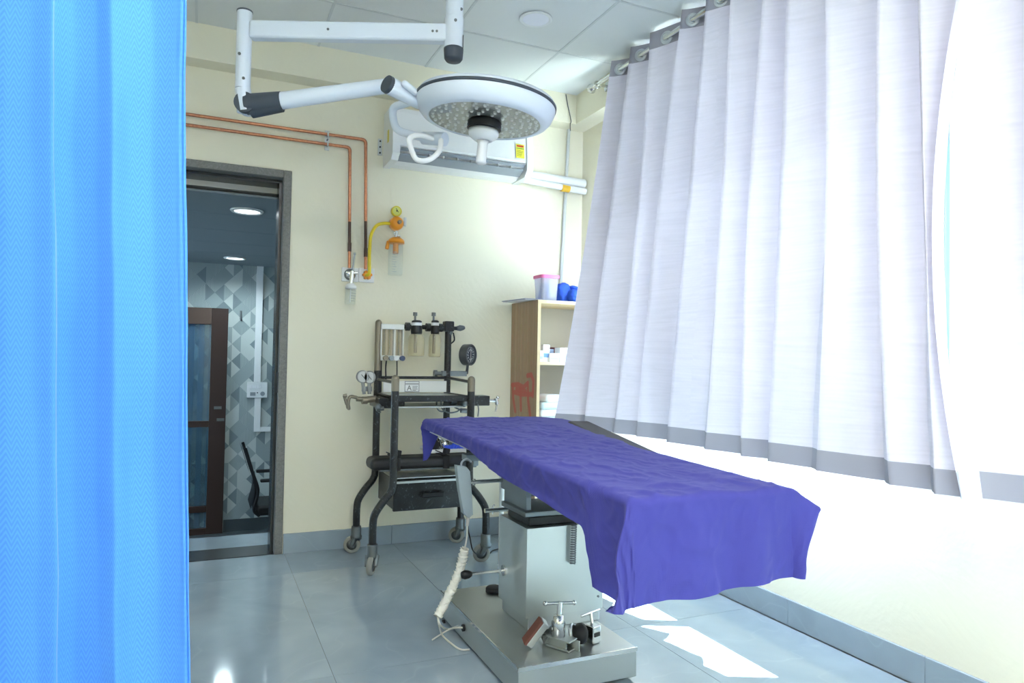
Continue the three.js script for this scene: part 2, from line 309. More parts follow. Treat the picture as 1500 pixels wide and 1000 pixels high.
// ------------------------------------------------------------------ the lower room beyond the doorway
const FZ = -3.5, FY = -0.68, FC = 1.975;
{
  const f = structGroup('floor_beyond', 'dim tiled landing and lower floor beyond the doorway', 'floor');
  for (let x = -2.0, k = 0; x < 1.4; x += 0.6, k++) part('landing_tile', box(x + 0.001, x + 0.599, -0.15, -0.002, -0.51, -0.205), M.tile[k % 3], f);
  part('riser', box(-2.0, 1.6, FY - 0.1, -0.15, -0.51, -0.2), M.darkGranite, f);
  part('lower_slab', box(-2.2, 1.8, FY - 0.2, FY, FZ - 0.2, -0.2), std([84, 92, 96], 0.35), f);
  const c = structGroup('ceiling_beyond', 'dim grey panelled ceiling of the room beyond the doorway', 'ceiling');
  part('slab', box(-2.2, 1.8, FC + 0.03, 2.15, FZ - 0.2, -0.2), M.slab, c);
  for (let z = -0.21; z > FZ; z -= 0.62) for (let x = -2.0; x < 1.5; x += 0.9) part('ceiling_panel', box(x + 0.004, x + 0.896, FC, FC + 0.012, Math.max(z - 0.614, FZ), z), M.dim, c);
  struct('wall_beyond_far', 'wall papered with grey rhombs and triangles beyond the doorway', 'wall', box(-2.2, 1.8, FY, 2.15, FZ - 0.2, FZ), M.wallpaper);
  struct('wall_beyond_left', 'side wall of the dim room hidden behind the blue curtain', 'wall', [box(-2.2, -2.0, FY, 0.25, FZ, -0.2), box(-2.2, -2.0, 1.45, 2.15, FZ, -0.2), box(-2.2, -2.0, 0.25, 1.45, FZ, -2.6), box(-2.2, -2.0, 0.25, 1.45, -1.4, -0.2)], M.wallpaper);
  const w3 = structGroup('window_3', 'added unseen window lighting the dim room from beyond the blue curtain', 'window');  // unseen window added to bring bluish daylight onto this room's ceiling
  part('window_frame', [box(-2.12, -2.06, 0.25, 0.3, -2.6, -1.4), box(-2.12, -2.06, 1.4, 1.45, -2.6, -1.4), box(-2.12, -2.06, 0.3, 1.4, -2.6, -2.55), box(-2.12, -2.06, 0.3, 1.4, -1.45, -1.4), box(-2.12, -2.06, 0.3, 1.4, -2.02, -1.98)], M.alu, w3);
  part('pane', box(-2.092, -2.088, 0.3, 1.4, -2.55, -2.02), M.pane, w3); part('pane', box(-2.092, -2.088, 0.3, 1.4, -1.98, -1.45), M.pane, w3);
  struct('wall_beyond_right', 'side wall of the dim room behind the doorway jamb', 'wall', box(1.6, 1.8, FY, 2.15, FZ, -0.2), M.wallpaper);
  struct('wall_beyond_near', 'back of the doorway wall in the dim room', 'wall', [box(-2.2, DX0, FY, 2.15, -0.215, -0.2), box(DX1, 1.8, FY, 2.15, -0.215, -0.2)], M.wallpaper);
  struct('baseboard_beyond', 'dark tile baseboard below the patterned wallpaper', 'baseboard', box(0.22, 1.6, FY, FY + 0.12, FZ, FZ + 0.012), std([70, 80, 84], 0.4));
}
for (const [px, py, k] of [[362, 309, 0], [344, 378, 1]]) {
  const p = at(px, py, 1, FC - 0.004);
  const t = thing('recessed_downlight', k ? 'lit round downlight closer to the patterned wallpaper' : 'lit round downlight closer to the stone doorway', 'light', V(p.x, FC - 0.001, p.z), 'downlights beyond the doorway');
  part('trim_ring', lathe([[0.075, 0], [0.098, 0], [0.1, -0.004], [0.094, -0.012], [0.078, -0.012], [0.075, 0]], V(p.x, FC, p.z)), M.plasticWhite, t);
  part('diffuser', lathe([[0, -0.006], [0.076, -0.006], [0.076, 0], [0, 0]], V(p.x, FC, p.z)), std([255, 255, 255], 0.5, 0, { emissive: new THREE.Color().setRGB(0.9, 0.97, 1), emissiveIntensity: 3.2 }), t);
  const l = new THREE.SpotLight(new THREE.Color().setRGB(0.75, 0.93, 1.0), 2.6, 0, 1.4, 0.6, 2); l.position.set(p.x, FC - 0.02, p.z); l.target.position.set(p.x, 0, p.z); l.castShadow = true; l.shadow.radius = 3; scene.add(l, l.target);
}
// brown glazed door in the far wall
{
  const a = at(262, 452, 2, FZ + 0.05), b = at(335, 452, 2, FZ + 0.05), s = at(310, 475, 2, FZ + 0.05), top = b.y;
  const x0 = b.x - 0.95, x1 = b.x, sx = s.x;
  const d = structGroup('door_2', 'dark brown glazed door with a ribbed sheet behind it, beyond the doorway', 'door');
  part('stile', box(sx, x1, FY, top, FZ, FZ + 0.05, 0.004), M.brown, d);
  part('stile', box(x0, x0 + 0.15, FY, top, FZ, FZ + 0.05, 0.004), M.brown, d);
  part('top_rail', box(x0 + 0.15, sx, s.y, top, FZ, FZ + 0.048, 0.004), M.brownLight, d);
  for (const py of [621, 746]) { const q = at(295, py, 2, FZ + 0.05); part('cross_rail', box(x0 + 0.15, sx, q.y - 0.03, q.y + 0.03, FZ, FZ + 0.045, 0.003), M.brown, d); }
  part('bottom_rail', box(x0 + 0.15, sx, FY, FY + 0.06, FZ, FZ + 0.045), M.brown, d);
  part('pane', box(x0 + 0.15, sx, FY + 0.06, s.y, FZ + 0.018, FZ + 0.023), phy([190, 215, 225], { roughness: 0.08, transmission: 0.9, thickness: 0 }), d);
  const ribs = []; for (let x = x0 + 0.15; x < sx; x += 0.09) ribs.push(box(x, x + 0.05, FY, s.y, FZ + 0.001, FZ + 0.012, 0.004));
  part('ribbed_sheet', ribs, std([120, 150, 168], 0.4, 0.4), d);
  for (const [px, py] of [[319, 597], [323, 614.5]]) { const q = at(px, py, 2, FZ + 0.05); part('latch_plate', [box(q.x - 0.035, q.x + 0.035, q.y - 0.014, q.y + 0.014, FZ + 0.05, FZ + 0.054, 0.001), cyl(V(q.x + 0.02, q.y, FZ + 0.054), V(q.x + 0.02, q.y, FZ + 0.07), 0.007)], M.steelDark, d); }
}
{
  const a = at(362, 559, 2, FZ), b = at(391, 582, 2, FZ);
  const t = thing('switchboard', 'white wall switchboard fed by trunking on the patterned wallpaper', 'switchboard', V((a.x + b.x) / 2, b.y, FZ));
  part('plate', box(a.x, b.x, b.y, a.y, FZ, FZ + 0.03, 0.004), M.plasticWhite, t);
  for (let i = 0; i < 5; i++) part('switch', box(a.x + 0.025 + i * 0.023, a.x + 0.042 + i * 0.023, a.y - 0.065, a.y - 0.03, FZ + 0.03, FZ + 0.036, 0.002), M.paper, t);
  part('socket', cyl(V(b.x - 0.045, b.y + 0.04, FZ + 0.03), V(b.x - 0.045, b.y + 0.04, FZ + 0.034), 0.022), M.plasticGrey, t); part('regulator_plate', box(a.x + 0.03, a.x + 0.08, b.y + 0.02, b.y + 0.055, FZ + 0.03, FZ + 0.034, 0.001), M.plasticGrey, t);
  part('indicator', ball(V(b.x - 0.095, b.y + 0.05, FZ + 0.031), 0.006), M.black, t);
  const u = at(379, 470, 2, FZ), v = at(377, 600, 2, FZ), w = at(380, 632, 2, FZ);
  single('cable_trunking', 'white cable trunking dropping from the ceiling and turning right below the switchboard', 'trunking', [box(u.x - 0.032, u.x + 0.032, a.y + 0.001, FC, FZ + 0.001, FZ + 0.025, 0.002), box(v.x - 0.03, v.x + 0.03, w.y, b.y - 0.001, FZ + 0.001, FZ + 0.025, 0.002), box(v.x + 0.03, 0.9, w.y, w.y + 0.05, FZ + 0.001, FZ + 0.025, 0.002)], M.plasticWhite, V(u.x, w.y, FZ));
  const h = at(353, 462, 2, FZ + 0.02);
  single('wall_hook', 'small dark hook on the patterned wallpaper above the brown door latch', 'hook', [box(h.x - 0.01, h.x + 0.01, h.y - 0.04, h.y + 0.05, FZ, FZ + 0.006), tube([V(h.x, h.y + 0.03, FZ + 0.006), V(h.x, h.y + 0.03, FZ + 0.04), V(h.x + 0.004, h.y - 0.03, FZ + 0.045), V(h.x + 0.004, h.y - 0.05, FZ + 0.03)], 0.007)], M.steelDark, V(h.x, h.y - 0.06, FZ));
}
// office chair beyond the doorway
{
  const Z = -2.75, q = (px, py) => at(px, py, 2, Z), base = q(385, 750); base.y = FY;
  const t = thing('office_chair', 'black office chair with steel-edged arms beside the patterned wallpaper', 'chair', V(base.x + 0.1, FY, Z));
  const P0 = q(356, 652), P1 = q(366, 685), P2 = q(374, 712), P3 = q(368, 738), P4 = q(376, 748);
  const ribbon = (dz) => sheet(6, 24, (u, v) => { const c = new THREE.CatmullRomCurve3([P0, P1, P2, P3]).getPoint(v); return [V(c.x, c.y, Z - 0.22 + 0.44 * u), u, v]; });
  part('backrest', [ribbon(), ribbon().translate(-0.018, 0, 0)], std([30, 34, 36], 0.6, 0, { side: THREE.DoubleSide }), t);
  part('back_frame', [tube([P0, P1, P2, P3, P4].map((p) => V(p.x + 0.008, p.y, Z + 0.23)), 0.014), tube([P0, P1, P2, P3, P4].map((p) => V(p.x + 0.008, p.y, Z - 0.23)), 0.014)], M.black, t);
  part('seat', box(P4.x - 0.02, P4.x + 0.48, P4.y, P4.y + 0.09, Z - 0.24, Z + 0.24, 0.03), M.black, t);
  part('seat_edge', [tube([V(P4.x, P4.y - 0.005, Z + 0.235), V(P4.x + 0.2, P4.y - 0.012, Z + 0.24), V(P4.x + 0.46, P4.y, Z + 0.235)], 0.006)], M.chrome, t);
  const A = q(378, 697); for (const s of [-1, 1]) part('armrest', [box(A.x, A.x + 0.26, A.y - 0.012, A.y + 0.016, Z + s * 0.27 - 0.025, Z + s * 0.27 + 0.025, 0.01), tube([V(A.x + 0.2, A.y, Z + s * 0.27), V(A.x + 0.2, A.y - 0.12, Z + s * 0.27), V(A.x + 0.12, P4.y + 0.03, Z + s * 0.23)], 0.012)], M.black, t);
  part('gas_column', cyl(V(base.x + 0.18, FY + 0.08, Z), V(base.x + 0.18, P4.y, Z), 0.028), M.steelDark, t);
  for (let i = 0; i < 5; i++) { const a = i * 1.2566 + 0.3, e = V(base.x + 0.18 + 0.27 * Math.cos(a), FY + 0.06, Z + 0.27 * Math.sin(a)); part('leg', [cyl(V(base.x + 0.18, FY + 0.1, Z), e, 0.02, 0.014), ball(V(e.x, FY + 0.026, e.z), 0.026)], M.black, t); }
}

// ------------------------------------------------------------------ lilac eyelet curtains
// each edge: photo columns of one fold at three photo rows (near the top, the middle, the hem), and the hem row
const CX = 2.02, HEMY = 0.70, TOPY = 2.742;
function foldEdges(list) {
  return list.map(([xa, ya, xb, yb, xc, yc, xh]) => {
    const A = at(xa, ya, 0, CX), B = at(xb, yb, 0, lerp(CX, xh, 0.45)), Cc = at(xc, yc, 0, xh);
    // quadratic through the three points as functions of height, held outside
    return (y) => { const t = [A.y, B.y, Cc.y], zv = [A.z, B.z, Cc.z], xv = [A.x, B.x, Cc.x]; const L = (v) => { let s = 0; for (let i = 0; i < 3; i++) { let w = 1; for (let j = 0; j < 3; j++) if (j !== i) w *= (y - t[j]) / (t[i] - t[j]); s += w * v[i]; } return s; }; return [L(xv), L(zv)]; };
  });
}
function makeCurtain(name, label, edges, hemY, seed, lastDepth) {
  // cross-section: crest_i -> trough -> crest_(i+1), flat panels with softly rounded creases
  const depthAt = (i, y) => 0.06 + 0.045 * sst(0.7, 2.2, y) + 0.02 * Math.sin(i * 2.3 + seed) + 0.02 * noise.noise(i * 1.7, y * 1.3, seed);
  const nodes = (y) => {
    const out = [];
    edges.forEach((e, i) => {
      const [x, z] = e(y); out.push([x, z]);
      if (i < edges.length - 1) { const [x2, z2] = edges[i + 1](y); const gap = z2 - z; const d = depthAt(i, y); out.push([Math.min(lerp(x, x2, 0.7) + d, 2.222), z2 - Math.min(0.06, gap * 0.32)]); }
    });
    return out;
  };
  const SEG = 7;
  const row = (y) => {
    const n = nodes(y), pts = [];
    for (let i = 0; i < n.length - 1; i++) for (let k = 0; k < SEG; k++) {
      const t = k / SEG, s = lerp(t, t * t * (3 - 2 * t), 0.45);
      const p = n[i], q = n[i + 1];
      const bow = 0.006 * Math.sin(Math.PI * t) * noise.noise(i * 3.1, y * 2.2, seed + 4) * 2 + 0.0025 * noise.noise(i * 2 + t * 2.4, y * 9, seed);
      pts.push([lerp(p[0], q[0], t) + bow, lerp(p[1], q[1], s)]);
    }
    pts.push(n[n.length - 1]); return pts;
  };
  const cols = row(1.5).length - 1;
  const ref = row(1.5), arc = [0]; for (let i = 1; i <= cols; i++) arc.push(arc[i - 1] + Math.hypot(ref[i][0] - ref[i - 1][0], ref[i][1] - ref[i - 1][1]));
  const make = (y0, y1, nv, push = 0) => { const rows = []; for (let j = 0; j <= nv; j++) rows.push(row(lerp(y0, y1, j / nv))); return sheet(cols, nv, (u, v) => { const i = Math.round(u * cols), j = Math.round(v * nv), y = lerp(y0, y1, v); const p = rows[j][i]; const dip = (y0 < 1 ? (1 - sst(0, 1, v)) : 0) * 0; return [V(p[0] - push, y + dip, p[1]), arc[i], y]; }); };
  const b = edges[0](hemY);
  const t = thing(name, label, 'curtain', V(b[0], hemY, b[1]));
  part('fabric_panel', make(hemY + 0.075, TOPY - 0.085, 60), M.curtain, t, true);
  part('hem_band', make(hemY, hemY + 0.075, 3), M.curtainBandShaded, t, true, 'doubled hem, weaker backlight painted as grey');
  part('header_band', make(TOPY - 0.085, TOPY, 3), M.curtainBandShaded, t, true, 'doubled header, weaker backlight painted as grey');
  // metal eyelets in every visible panel
  for (let i = 0; i < edges.length - 1; i++) {
    const n = nodes(2.69), p = n[2 * i], q = n[2 * i + 1], f = clamp((2.06 - p[0]) / (q[0] - p[0]), 0.3, 0.75); const c = V(lerp(p[0], q[0], f), 2.69, lerp(p[1], q[1], f));
    const dir = V(-(q[1] - p[1]), 0, q[0] - p[0]).normalize();
    const ring = (k) => lathe([[0.0185, -0.004], [0.0185, 0.004], [0.022, 0.0065], [0.031, 0.005], [0.033, 0.001], [0.033, -0.001], [0.031, -0.005], [0.022, -0.0065], [0.0185, -0.004]], c, dir, 32);
    part('eyelet', ring(), std([206, 210, 214], 0.3, 0.6), t);
    part('eyelet_bore', cyl(c.clone().addScaledVector(dir, -0.006), c.clone().addScaledVector(dir, 0.0055), 0.0186), M.chrome, t);
  }
  return t;
}
const E1 = foldEdges([
  [894, 100, 850, 400, 814, 605, 1.845], [920, 100, 882, 400, 856, 615, 1.93], [951, 70, 925, 400, 899, 632, 1.985], [993, 60, 953, 400, 932, 640, 2.015], [1029, 60, 998, 400, 976, 648, 2.02],
  [1067, 60, 1050, 400, 1033, 658, 2.02], [1112, 60, 1091, 400, 1085, 664, 2.02], [1150, 60, 1137, 400, 1124, 672, 2.02], [1210, 60, 1207, 400, 1195, 690, 2.02], [1284, 60, 1286, 400, 1302, 705, 2.015], [1346, 60, 1356, 400, 1368, 712, 2.01], [1390, 60, 1366, 400, 1405, 714, 2.0],
]);
makeCurtain('eyelet_curtain', 'long pale lilac eyelet curtain beside the open shelf, with doubled hem painted greyer for weaker backlight', E1, HEMY, 1);
const E2 = foldEdges([
  [1404, 60, 1408, 400, 1434, 690, 2.015], [1520, 60, 1530, 400, 1550, 712, 2.015], [1640, 40, 1660, 400, 1690, 730, 2.015], [1800, 40, 1830, 400, 1860, 755, 2.015], [2010, 40, 2040, 400, 2080, 790, 2.015], [2330, 40, 2360, 400, 2400, 850, 2.015], [2800, 40, 2840, 400, 2880, 930, 2.015],
]);
makeCurtain('eyelet_curtain', 'pale lilac eyelet curtain across the gap from the long one, away from the shelf', E2, 0.712, 7);
{
  const t = thing('curtain_rod', 'chrome curtain rod under the cream beam with a ball end', 'curtain rod', V(2.06, 2.65, 0.43));
  part('rod', cyl(V(2.06, 2.69, 0.44), V(2.06, 2.69, 4.9), 0.0125), M.chrome, t);
  part('finial', lathe([[0, -0.028], [0.018, -0.022], [0.028, 0], [0.02, 0.02], [0.013, 0.026], [0.016, 0.032], [0.0, 0.034]], V(2.06, 2.69, 0.43), V(0, 0, 1)), M.chrome, t);
  part('collar', torus(V(2.06, 2.69, 0.5), V(0, 0, 1), 0.02, 0.005), M.chrome, t);
  for (const z of [0.5, 2.62, 4.8]) part('bracket', [cyl(V(2.06, 2.69, z), V(2.13, 2.69, z), 0.008), cyl(V(2.122, 2.69, z), V(2.13, 2.69, z), 0.03)], M.chrome, t);
}
// ------------------------------------------------------------------ blue curtain
{
  const Z0 = 2.93;
  const cols = [[-420, 0], [-330, 0.05], [-240, -0.03], [-150, 0.05], [-70, -0.02], [10, 0.0], [50, 0.01], [80, 0.022], [84, 0.0], [110, -0.015], [142, -0.006], [166, 0.016], [190, 0.0], [225, -0.012], [258, 0.0], [266, 0.004], [275, 0.0]];
  const curve = new THREE.CatmullRomCurve3(cols.map(([px, dz]) => { const p = at(px, 500, 2, Z0 + dz); return V(p.x, 0, p.z); }), false, 'catmullrom', 0.35);
  const N = 150, L = curve.getLength();
  const f = (y0, y1, nv, u0 = 0, u1 = 1, off = 0) => sheet(N, nv, (a, v) => {
    const u = lerp(u0, u1, a), p = curve.getPoint(u), y = lerp(y0, y1, v), d = 1.08 - y;
    const lean = 0.031 * d + (d > 0 ? 0.012 * d * d : 0); const wob = 0.004 * noise.noise(u * 3, y * 4, 2) + 0.003 * noise.noise(u * 9, y * 7, 5);
    return [V(p.x + lean + wob, y, p.z + wob + 0.012 * noise.noise(u * 4, y * 1.6, 9) + off), u * L, y];
  });
  const b = curve.getPoint(1);
  const t = thing('privacy_curtain', 'bright blue chevron woven curtain hanging beside the doorway', 'curtain', V(b.x, 0.03, b.z));
  part('fabric_panel', f(0.07, 2.48, 50, 0, 0.985), M.blue, t, true);
  part('side_hem', f(0.03, 2.5, 50, 0.975, 1, 0.003), M.blue, t, true);
  part('bottom_hem', f(0.03, 0.075, 2, 0, 0.985, 0.001), M.blue, t, true);
  const r = thing('curtain_track', 'white track above the blue curtain', 'curtain track', V(-0.3, 2.5, Z0));
  part('rail', cyl(V(-1.75, 2.515, Z0), V(0.08, 2.515, Z0), 0.014), M.plasticWhite, r);
  for (const x of [-1.4, -0.5, 0.06]) part('hanger', cyl(V(x, 2.515, Z0), V(x, CEIL, Z0), 0.006), M.plasticWhite, r);
}

// ------------------------------------------------------------------ ceiling lights
for (const [i, [x, z]] of PANELS.entries()) {
  const t = thing('ceiling_panel_light', ['square lit ceiling panel above the blue curtain edge', 'square lit ceiling panel between the window wall and the wall opposite the doorway', 'added unseen ceiling panel lighting the front of the blue curtain'][i], 'light', V(x, 2.757, z), 'ceiling panel lights');
  part('frame', [box(x - 0.3, x + 0.3, 2.757, 2.785, z - 0.3, z - 0.285), box(x - 0.3, x + 0.3, 2.757, 2.785, z + 0.285, z + 0.3), box(x - 0.3, x - 0.285, 2.757, 2.785, z - 0.285, z + 0.285), box(x + 0.285, x + 0.3, 2.757, 2.785, z - 0.285, z + 0.285)], M.plasticWhite, t);
  part('diffuser', box(x - 0.285, x + 0.285, 2.76, 2.77, z - 0.285, z + 0.285), std([250, 252, 255], 0.6, 0, { emissive: new THREE.Color(0.99, 0.98, 1), emissiveIntensity: 1.5 }), t);
}
{
  const p = at(785, 28, 1, CEIL);
  const t = thing('round_downlight', 'unlit round downlight flush in a white ceiling panel', 'light', V(p.x, CEIL - 0.006, p.z));
  part('trim_ring', lathe([[0.064, 0], [0.083, 0], [0.083, -0.003], [0.078, -0.006], [0.066, -0.004], [0.064, 0]], V(p.x, CEIL, p.z)), M.plasticWhite, t);
  part('diffuser', lathe([[0, -0.002], [0.065, -0.003], [0.065, 0], [0, 0]], V(p.x, CEIL, p.z)), std([236, 238, 248], 0.35), t);
}

// ------------------------------------------------------------------ surgical light
{
  const D = 2.8;
  const top = atd(665, 0, D), mid = atd(666, 26, D), bot = atd(665, 90, D), px_ = top.x, pz_ = (top.z + bot.z) / 2, X = (bot.x + top.x) / 2;
  const t = thing('surgical_light', 'white ceiling mounted operating light with jointed arm and round head', 'surgical light', V(X, bot.y, pz_));
  part('ceiling_post', cyl(V(X, atd(666, 26, D).y, pz_), V(X, CEIL, pz_), 0.036), M.lampWhite, t);
  part('ceiling_flange', lathe([[0, 0], [0.11, 0], [0.11, -0.02], [0.1, -0.035], [0.04, -0.045], [0, -0.045]], V(X, CEIL, pz_)), M.lampWhite, t);
  const yA = atd(665, 72, D).y;
  const post = part('post_sleeve', cyl(V(X, yA, pz_), V(X, mid.y - 0.002, pz_), 0.0385), M.lampWhite, t);
  const toCam = V(camera.position.x - X, 0, camera.position.z - pz_).normalize(), rightv = V(toCam.z, 0, -toCam.x);
  const onPost = (px, py, r) => { const q = atd(px, py, D); return V(X, q.y, pz_).addScaledVector(rightv, (px - 665) * D / FPX).addScaledVector(toCam, Math.sqrt(Math.max(0, r * r - ((px - 665) * D / FPX) ** 2))); };
  const s1 = onPost(675, 17, 0.036), s2 = onPost(667, 36, 0.0385), lb = onPost(678, 64, 0.0385);
  for (const s of [s1, s2]) part('screw', cyl(s, s.clone().addScaledVector(toCam, 0.003), 0.006), M.steelDark, t);
  part('rating_label', obox(lb.clone().addScaledVector(rightv, 0.001), 0.002, 0.055, 0.012, [0, Math.atan2(toCam.x, toCam.z) + 0.1, 0]), M.lampDark, t);
  part('end_cap', lathe([[0, -0.052], [0.03, -0.05], [0.037, -0.04], [0.0395, -0.006], [0.0395, 0], [0, 0]], V(X, yA, pz_)), M.lampDark, t);
  // horizontal arm to the outer vertical tube
  const L0 = atd(358, 42, D), L1 = atd(358, 16, D), L2 = atd(358, 131, D), R0 = atd(652, 53, D); const ay = (L0.y + R0.y) / 2;
  const aS = V(L0.x, ay, L0.z), aE = V(X, ay, pz_), dir = aE.clone().sub(aS), len = dir.length(), ang = Math.atan2(-dir.z, dir.x);
  part('horizontal_arm', obox(aS.clone().add(aE).multiplyScalar(0.5), len - 0.05, 0.072, 0.05, [0, ang, 0], 0.012), M.lampWhite, t);
  const n2 = V(dir.z, 0, -dir.x).normalize(); if (n2.dot(toCam) < 0) n2.negate();
  for (const px of [483, 635, 641]) { const f = (px - 358) / (665 - 358); const c = aS.clone().lerp(aE, f).addScaledVector(n2, 0.024); part('screw', cyl(c, c.clone().addScaledVector(n2, 0.003), 0.005), M.steelDark, t); }
  part('vertical_tube', cyl(V(L0.x, L2.y, L0.z), V(L0.x, L1.y - 0.006, L0.z), 0.0295), M.lampWhite, t);
  part('tube_cap', cyl(V(L0.x, L1.y - 0.006, L0.z), V(L0.x, L1.y, L0.z), 0.031), M.lampDark, t);
  for (const [px, py] of [[355, 84], [362, 119]]) { const q = atd(px, py, D); const c = V(L0.x + (px - 358) * 0.0025, q.y, L0.z).addScaledVector(toCam, 0.028); part('screw', cyl(c, c.clone().addScaledVector(toCam, 0.004), 0.006), M.steelDark, t); }
  // knuckle and dark cover, spring arm
  const J = atd(361, 153, D), K0 = atd(372, 152, D), K1 = atd(413, 148, D), S1 = atd(566, 126, D);
  part('knuckle', [cyl(V(J.x - 0.002, J.y - 0.03, J.z), V(L0.x, L2.y, L0.z), 0.034, 0.031), cyl(J.clone().addScaledVector(toCam, -0.03), J.clone().addScaledVector(toCam, 0.02), 0.04)], M.lampWhite, t);
  part('knuckle_cover', [cyl(J.clone().addScaledVector(toCam, 0.006), J.clone().addScaledVector(toCam, 0.032), 0.041), cyl(J.clone().addScaledVector(toCam, 0.0), K1, 0.041, 0.0375, 28), cyl(J.clone().add(V(0.02, -0.022, 0)), K1.clone().add(V(0.0, -0.016, 0)), 0.03, 0.028)], M.lampDark, t);
  part('spring_arm', [cyl(K1.clone().lerp(K0, 0.3), S1, 0.0345, 0.0295, 28)], M.lampWhite, t);
  // fork at the end of the spring arm
  const C0 = atd(570, 125, D - 0.11), C1 = atd(614, 148, D - 0.04); const fd = C1.clone().sub(C0).normalize();
  part('fork_tube', [cyl(C0, C1, 0.0345, 0.032, 26), ball(C1, 0.032, 20)], M.lampWhite, t);
  part('fork_cap', [cyl(C0.clone().addScaledVector(fd, -0.012).addScaledVector(toCam, 0.004), C0, 0.034, 0.0355, 26)], M.lampDark, t);
  const k0 = atd(593, 123, D - 0.125), k1 = atd(608, 135, D - 0.1); part('brake_knob', [cyl(k0, k1, 0.0135), ball(k0, 0.0135), ball(k1, 0.0135)], M.lampWhite, t);
  // head
  const HC = atd(710, 178, 2.78), HR = 0.278;
  const toH = V(camera.position.x - HC.x, 0, camera.position.z - HC.z).normalize(), rH = V(toH.z, 0, -toH.x);
  const nrm = V(0, -1, 0).addScaledVector(toH, -0.03).addScaledVector(rH, -0.075).normalize();   // underside faces down and a little to the viewer
  const up = nrm.clone().negate();
  const head = part('lamp_head', lathe([[0.222, 0.0], [0.232, -0.004], [0.25, 0.004], [0.266, 0.022], [0.2765, 0.05], [0.277, 0.062]], HC, up, 96), M.lampWhite, t);
  part('seal_ring', lathe([[0.27, 0.06], [0.28, 0.062], [0.281, 0.072], [0.27, 0.076]], HC, up, 96), M.lampDark, head);
  part('back_shell', lathe([[0.276, 0.075], [0.27, 0.088], [0.2, 0.105], [0.08, 0.115], [0, 0.117]], HC, up, 96), M.lampWhite, head);
  const ledMat = std([176, 176, 168], 0.35, 0.4);
  part('reflector_panel', lathe([[0, 0.008], [0.224, 0.006], [0.224, 0.002]], HC, up, 64), ledMat, head);
  const q0 = new THREE.Quaternion().setFromUnitVectors(V(0, 1, 0), up), lens = [];
  for (const [r, n] of [[0.085, 10], [0.118, 16], [0.15, 22], [0.182, 26], [0.208, 30]]) for (let i = 0; i < n; i++) { const a = (i + (r * 77) % 1) / n * Math.PI * 2; const p = V(r * Math.cos(a), 0.004, r * Math.sin(a)).applyQuaternion(q0).add(HC); lens.push(new THREE.SphereGeometry(0.0085, 8, 5).translate(p.x, p.y, p.z)); }
  part('led_lens', lens, std([232, 232, 226], 0.25), head).userData.kind = 'stuff';
  part('cover_glass', lathe([[0, -0.001], [0.223, -0.001]], HC, up, 64), phy([236, 238, 236], { roughness: 0.04, transmission: 0.95, thickness: 0, side: THREE.DoubleSide }), head);
  part('hub', lathe([[0.0, -0.034], [0.066, -0.034], [0.069, -0.03], [0.066, -0.024], [0.069, -0.018], [0.066, -0.01], [0.068, -0.004], [0.06, 0.004]], HC, up, 40), M.black, head);
  part('handle_collar', lathe([[0, -0.078], [0.034, -0.078], [0.04, -0.074], [0.058, -0.06], [0.061, -0.05], [0.061, -0.034], [0, -0.034]], HC, up, 40), M.plasticWhite, head);
  part('grip_handle', lathe([[0, -0.172], [0.016, -0.171], [0.0205, -0.165], [0.0205, -0.16], [0.02, -0.09], [0.026, -0.078], [0, -0.078]], HC, up, 28), M.plasticWhite, head);
  // yoke round the left side and side handle
  const y = (px, py, d) => atd(px, py, d);
  part('yoke', capTube([y(612, 146, 2.80), y(592, 152, 2.86), y(577, 158, 2.9), y(576, 174, 2.92), y(583, 190, 2.92), y(606, 198, 2.9), y(640, 206, 2.86)], 0.0165, 50), M.lampWhite, t);
  part('yoke_socket', cyl(y(620, 202, 2.88), y(652, 204, 2.83), 0.026, 0.028), M.lampWhite, t);
  part('side_handle', capTube([y(634, 203, 2.83), y(614, 198, 2.79), y(600, 203, 2.74), y(603, 220, 2.71), y(611, 234, 2.7), y(628, 234, 2.72), y(643, 222, 2.76), y(646, 206, 2.8)], 0.0105, 50), M.plasticWhite, t);
}

